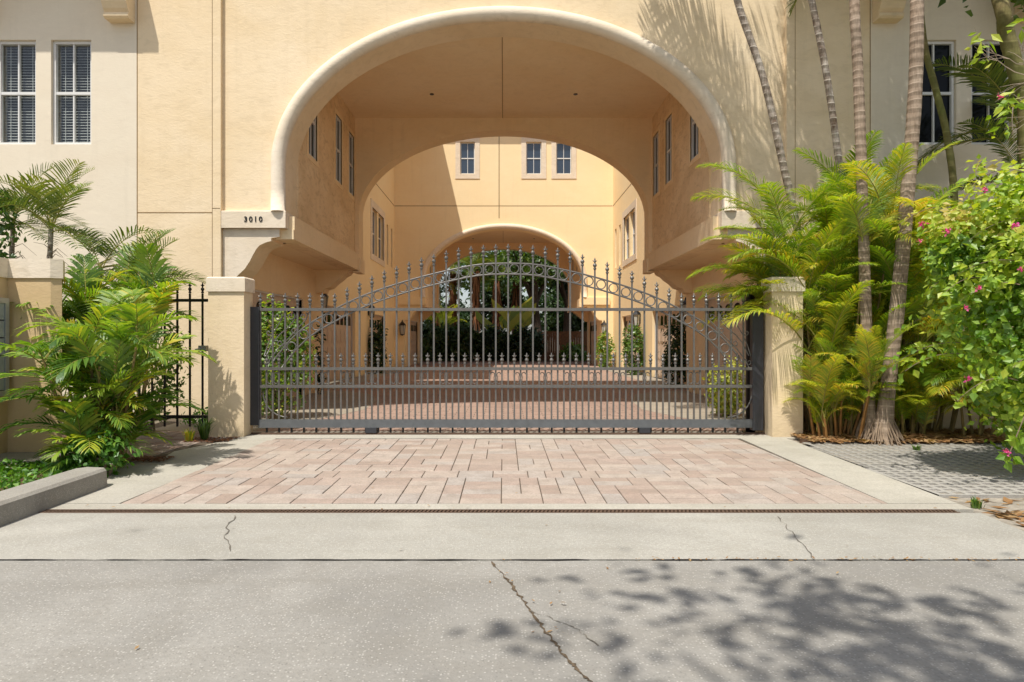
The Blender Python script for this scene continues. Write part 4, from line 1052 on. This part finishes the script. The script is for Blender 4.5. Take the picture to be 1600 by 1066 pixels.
# ---------------------------------------------------------------- planting in the passage and court
bush('hedge_bush', 'leafy green shrub just behind the left end of the gate', 'shrub', (-4.05,12.0,1.05), (.72,.4,.98), 3200, .095, M['hedge'], 41, .4, .02, tint=(.1,1.0))
bush('shrub', 'bright yellow green variegated shrub behind the right end of the gate', 'shrub', (4.05,12.3,.48), (.40,.3,.60), 1100, .085, M['yellowbush'], 42, .35, .02)
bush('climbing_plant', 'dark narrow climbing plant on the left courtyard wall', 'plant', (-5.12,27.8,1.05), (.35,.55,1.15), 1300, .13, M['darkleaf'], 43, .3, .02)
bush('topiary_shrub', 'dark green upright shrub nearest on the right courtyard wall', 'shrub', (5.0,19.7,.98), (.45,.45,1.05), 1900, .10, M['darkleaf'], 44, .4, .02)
bush('topiary_shrub', 'upright green shrub in the middle of the right courtyard wall', 'shrub', (5.05,26.6,.95), (.45,.5,1.05), 1500, .12, M['hedge'], 45, .4, .02, tint=(0,.5))
bush('topiary_shrub', 'bright green shrub farthest along the right courtyard wall', 'shrub', (4.95,33.3,.85), (.42,.4,1.0), 1100, .13, M['hedge'], 46, .4, .02, tint=(.3,1))
bush('shrub', 'thin reddish vine post behind the left shrub in the passage', 'plant', (-4.65,17.3,.9), (.12,.12,1.0), 260, .09, M['darkleaf'], 47, .3, .02)

# ---------------------------------------------------------------- garden beyond the far arch
slab('garden_ground', [(-30,41.1),(30,41.1),(30,80),(-30,80)], -.05, .02, M['mulch'])
wfn = thing('wooden_fence', 'brown board fence beyond the rear archway', 'fence')
m = MB(); x = 2.4
while x < 8: m.box(x, x+.14, 44, 44.03, 0, 1.9+U(-.02,.02)); x += .15
m.build('boards', M['wood'], wfn)
m = MB(); m.box(2.4, 8, 44.03, 44.08, .4, .5); m.box(2.4, 8, 44.03, 44.08, 1.5, 1.6); m.build('rail', M['wood'], wfn)
wff = [((-5.2,43.0,1.2),(1.6,.9,1.4),2400,'dark broad leaved shrub beyond the rear arch, leftmost'),((-2.9,43.4,1.1),(1.5,.9,1.3),2200,'dark shrub beyond the rear arch beside the leftmost one'),
       ((-.7,43.6,1.0),(1.3,.8,1.25),2000,'dark shrub at the middle beneath the paddle leaves'),((1.4,43.4,1.0),(1.2,.8,1.2),1800,'dark shrub left of the board fence'),((4.4,43.2,.45),(.8,.5,.6),800,'low green shrub in front of the board fence')]
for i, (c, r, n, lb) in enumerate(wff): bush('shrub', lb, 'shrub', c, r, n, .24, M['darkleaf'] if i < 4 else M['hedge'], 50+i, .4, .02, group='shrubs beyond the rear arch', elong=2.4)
def tree(label, base, h, crown, n, size, mat, seed, trunk=.18, shell=.2, group='trees beyond the rear arch', limbs=7, name='tree', shift=(0,0), xmin=-99):
    rr = random.Random(seed); t = thing(name, label, 'tree', base, 0, group); m = MB()
    fork = Vector((rr.uniform(-.3,.3), 0, h*.5)); m.tube([(0,0,0), fork*.5+Vector((.08,0,0)), fork], [trunk*1.3, trunk, trunk*.85], 10)
    cs = []
    for k in range(limbs):
        a = 6.28*k/limbs + rr.uniform(-.4,.4); e = Vector((shift[0]+math.cos(a)*crown[0]*.75*rr.uniform(.2,1.1), shift[1]+math.sin(a)*crown[1]*.75, h + rr.uniform(-.5,.6)*crown[2]))
        mid = fork.lerp(e, .5) + Vector((rr.uniform(-.3,.3), rr.uniform(-.3,.3), .3)); m.tube([fork, mid, e], [trunk*.6, trunk*.35, trunk*.08], 7); cs += [e, mid, mid.lerp(e,.6)]
    m.build('trunk', M['bark'], t, True)
    m = MB(); pts = []
    for k in range(n):
        c = rr.choice(cs); s = rr.uniform(.3,1)
        v = Vector((rr.gauss(0,crown[0]*.26), rr.gauss(0,crown[1]*.26), rr.gauss(0,crown[2]*.22)))
        p = c + v
        if noise.noise(p*1.1+Vector(base)) < -.12 or p.x+base[0] < xmin: continue
        pts.append(p)
    cl = lambda p: min(1, max(0, .5*noise.noise(p*.9)+.5+rr.uniform(-.25,.25)))
    leafset(m, pts, size, cl, rr, None, 1.8); m.build('crown', mat, t); return t
tree('leaning dark tree left of centre beyond the rear arch', (2.3,46,0), 7.4, (2.4,2.0,1.9), 4600, .28, M['treeleaf'], 1, .32)
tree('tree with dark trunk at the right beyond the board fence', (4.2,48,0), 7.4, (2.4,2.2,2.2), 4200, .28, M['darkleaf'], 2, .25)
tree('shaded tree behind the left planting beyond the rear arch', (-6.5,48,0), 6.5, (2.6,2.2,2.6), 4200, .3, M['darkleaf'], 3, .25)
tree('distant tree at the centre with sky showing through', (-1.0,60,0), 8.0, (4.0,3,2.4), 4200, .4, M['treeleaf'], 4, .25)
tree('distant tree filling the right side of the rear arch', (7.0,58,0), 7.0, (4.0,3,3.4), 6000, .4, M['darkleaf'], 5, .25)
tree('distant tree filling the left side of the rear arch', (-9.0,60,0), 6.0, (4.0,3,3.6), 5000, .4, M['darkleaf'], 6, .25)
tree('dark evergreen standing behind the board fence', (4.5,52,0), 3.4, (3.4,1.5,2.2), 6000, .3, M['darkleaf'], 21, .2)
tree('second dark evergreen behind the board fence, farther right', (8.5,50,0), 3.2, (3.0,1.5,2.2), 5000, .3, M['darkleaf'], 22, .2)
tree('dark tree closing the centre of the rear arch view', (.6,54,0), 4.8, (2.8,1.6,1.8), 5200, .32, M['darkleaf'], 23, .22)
tree('low distant tree just above the shrubs', (-3.5,56,0), 3.0, (4.0,2,1.6), 5000, .35, M['darkleaf'], 8, .15)
# shaggy palms beyond
def shag_palm(label, base, h, seed, gm='palm'):
    rr = random.Random(seed); t = thing('palm_tree', label, 'palm', base, 0, 'palms beyond the rear arch')
    m = MB(); m.tube([(0,0,0),(.05,0,h*.5),(0,0,h)], [.22,.18,.15], 9); m.build('trunk', M['bark'], t, True)
    m = MB()
    for k in range(150):
        a = rr.uniform(0,6.28); z = h*rr.uniform(.42,1); r = .2; w = Vector((-math.sin(a), math.cos(a), 0))*.06; p = Vector((r*math.cos(a), r*math.sin(a), z)); e = p+Vector((math.cos(a)*rr.uniform(.1,.35), math.sin(a)*rr.uniform(.1,.35), -rr.uniform(.6,1.6)))
        m.add([p-w, p+w, e], [(0,1,2)], rr.random())
    m.build('dead_frond_skirt', M['shag'], t)
    for k in range(14):
        o = link('frond', big[rr.randrange(5)], t, (0,0,h)); o.rotation_euler.z = rr.uniform(0,6.28); o.scale = (rr.uniform(.8,1.1),)*3
shag_palm('palm with hanging reddish dead fronds left of centre beyond the rear arch', (-1.9,47,0), 6.2, 1)
shag_palm('second shaggy palm beyond the rear arch, farther left', (-3.6,48.5,0), 6.6, 2)
shag_palm('shaggy palm just right of the centre beyond the rear arch', (.9,50,0), 6.8, 4)
shag_palm('leftmost shaggy palm beyond the rear arch, close to the wall', (-4.6,45.5,0), 5.6, 5)
shag_palm('slim shaggy palm right beside the centre of the rear arch', (-.5,49,0), 5.6, 3)
# paddle leaf plant
pp = thing('paddle_leaf_plant', 'tall bird of paradise plant with upright paddle leaves in the middle beyond the arch', 'plant', (.2,44.3,0))
rr = random.Random(6); m = MB(); ms = MB()
for k in range(16):
    a = rr.uniform(0,3.14); s = rr.choice([-1,1]); lean = rr.uniform(.05,.5); h = rr.uniform(1.4,2.9); b = Vector((rr.uniform(-.9,.9), rr.uniform(-.3,.3), 0)); e = b+Vector((s*lean*h*.5, rr.uniform(-.3,.3), h)); ms.tube([b,e],[.04,.025],5)
    d = (e-b).normalized(); d2 = (d + Vector((s*.4,0,-.1))).normalized(); w = d.cross(Vector((0,1,0))).normalized()
    L = rr.uniform(1.2,1.8); m.add([e, e+d*L*.3+w*.28, e+d2*L*.7+w*.26, e+d2*L*1.1, e+d2*L*.7-w*.26, e+d*L*.3-w*.28], [(0,1,2,3),(0,3,4,5)], rr.uniform(.3,1))
m.build('paddle_leaf', M['hedge'], pp); ms.build('stalk', M['rachis'], pp)
sp = [(rr.uniform(0,360), rr.choice([0,0,1,2]), rr.uniform(.9,1.2)) for _ in range(22)]
clump('areca_palm', 'sunlit yellow green palm above the dark shrubs at the left beyond the arch', 'palm', (-4.2,45,.0), sp, ar, 19, 6, .4, ch=(1.8,2.6))

# street tree overhead, standing behind the photographer
tree('street tree beside the road whose crown shades the pavement', (1.6,-2.6,0), 8.6, (2.3,1.5,1.1), 4700, .15, M['treeleaf'], 9, .2, group=None, limbs=10, name='street_tree', shift=(-2.0,1.3), xmin=-2.45)
tree('unseen leafy tree added to cast shade on the right wing', (11.0,10.9,0), 9.9, (2.2,.7,1.2), 6000, .16, M['treeleaf'], 12, .16, group=None, limbs=9, name='added_shade_tree', shift=(-2.6,.4))  # out-of-view tree added so its crown darkens the right wing

# ---------------------------------------------------------------- light, world, camera
w = bpy.data.worlds.new('World'); sc.world = w; w.use_nodes = True
nt = w.node_tree; bg = nt.nodes['Background']; sky = nt.nodes.new('ShaderNodeTexSky'); sky.sky_type = 'NISHITA'; sky.sun_disc = False
d = Vector((.229, .435, -1)).normalized()
sky.sun_elevation = math.asin(-d.z); sky.sun_rotation = math.atan2(-d.x, -d.y); sky.air_density = 1.0; sky.dust_density = 1.5; sky.ozone_density = 1.0
hs = nt.nodes.new('ShaderNodeHueSaturation'); hs.inputs['Saturation'].default_value = .6; nt.links.new(sky.outputs[0], hs.inputs['Color']); nt.links.new(hs.outputs[0], bg.inputs[0]); bg.inputs[1].default_value = .14
L = bpy.data.lights.new('sun', 'SUN'); L.energy = 5.0; L.angle = math.radians(.55); L.color = (1, .955, .88)
lo = bpy.data.objects.new('sun', L); COL.objects.link(lo); lo.rotation_euler = d.to_track_quat('-Z', 'Y').to_euler()
cam = bpy.data.cameras.new('camera'); co = bpy.data.objects.new('camera', cam); COL.objects.link(co)
cam.sensor_width = 36; cam.lens = 36*F/1600; cam.clip_end = 1500; cam.clip_start = .05
co.location = (0,0,H); co.rotation_euler = (math.pi/2, 0, 0)
cam.shift_x = (800-CX)/1600; cam.shift_y = -(533-CY)/1600
sc.camera = co
sc.view_settings.view_transform = 'Standard'; sc.view_settings.look = 'None'; sc.view_settings.exposure = 0; sc.view_settings.gamma = 1
sc.cycles.max_bounces = 10; sc.cycles.diffuse_bounces = 8; sc.cycles.transparent_max_bounces = 12
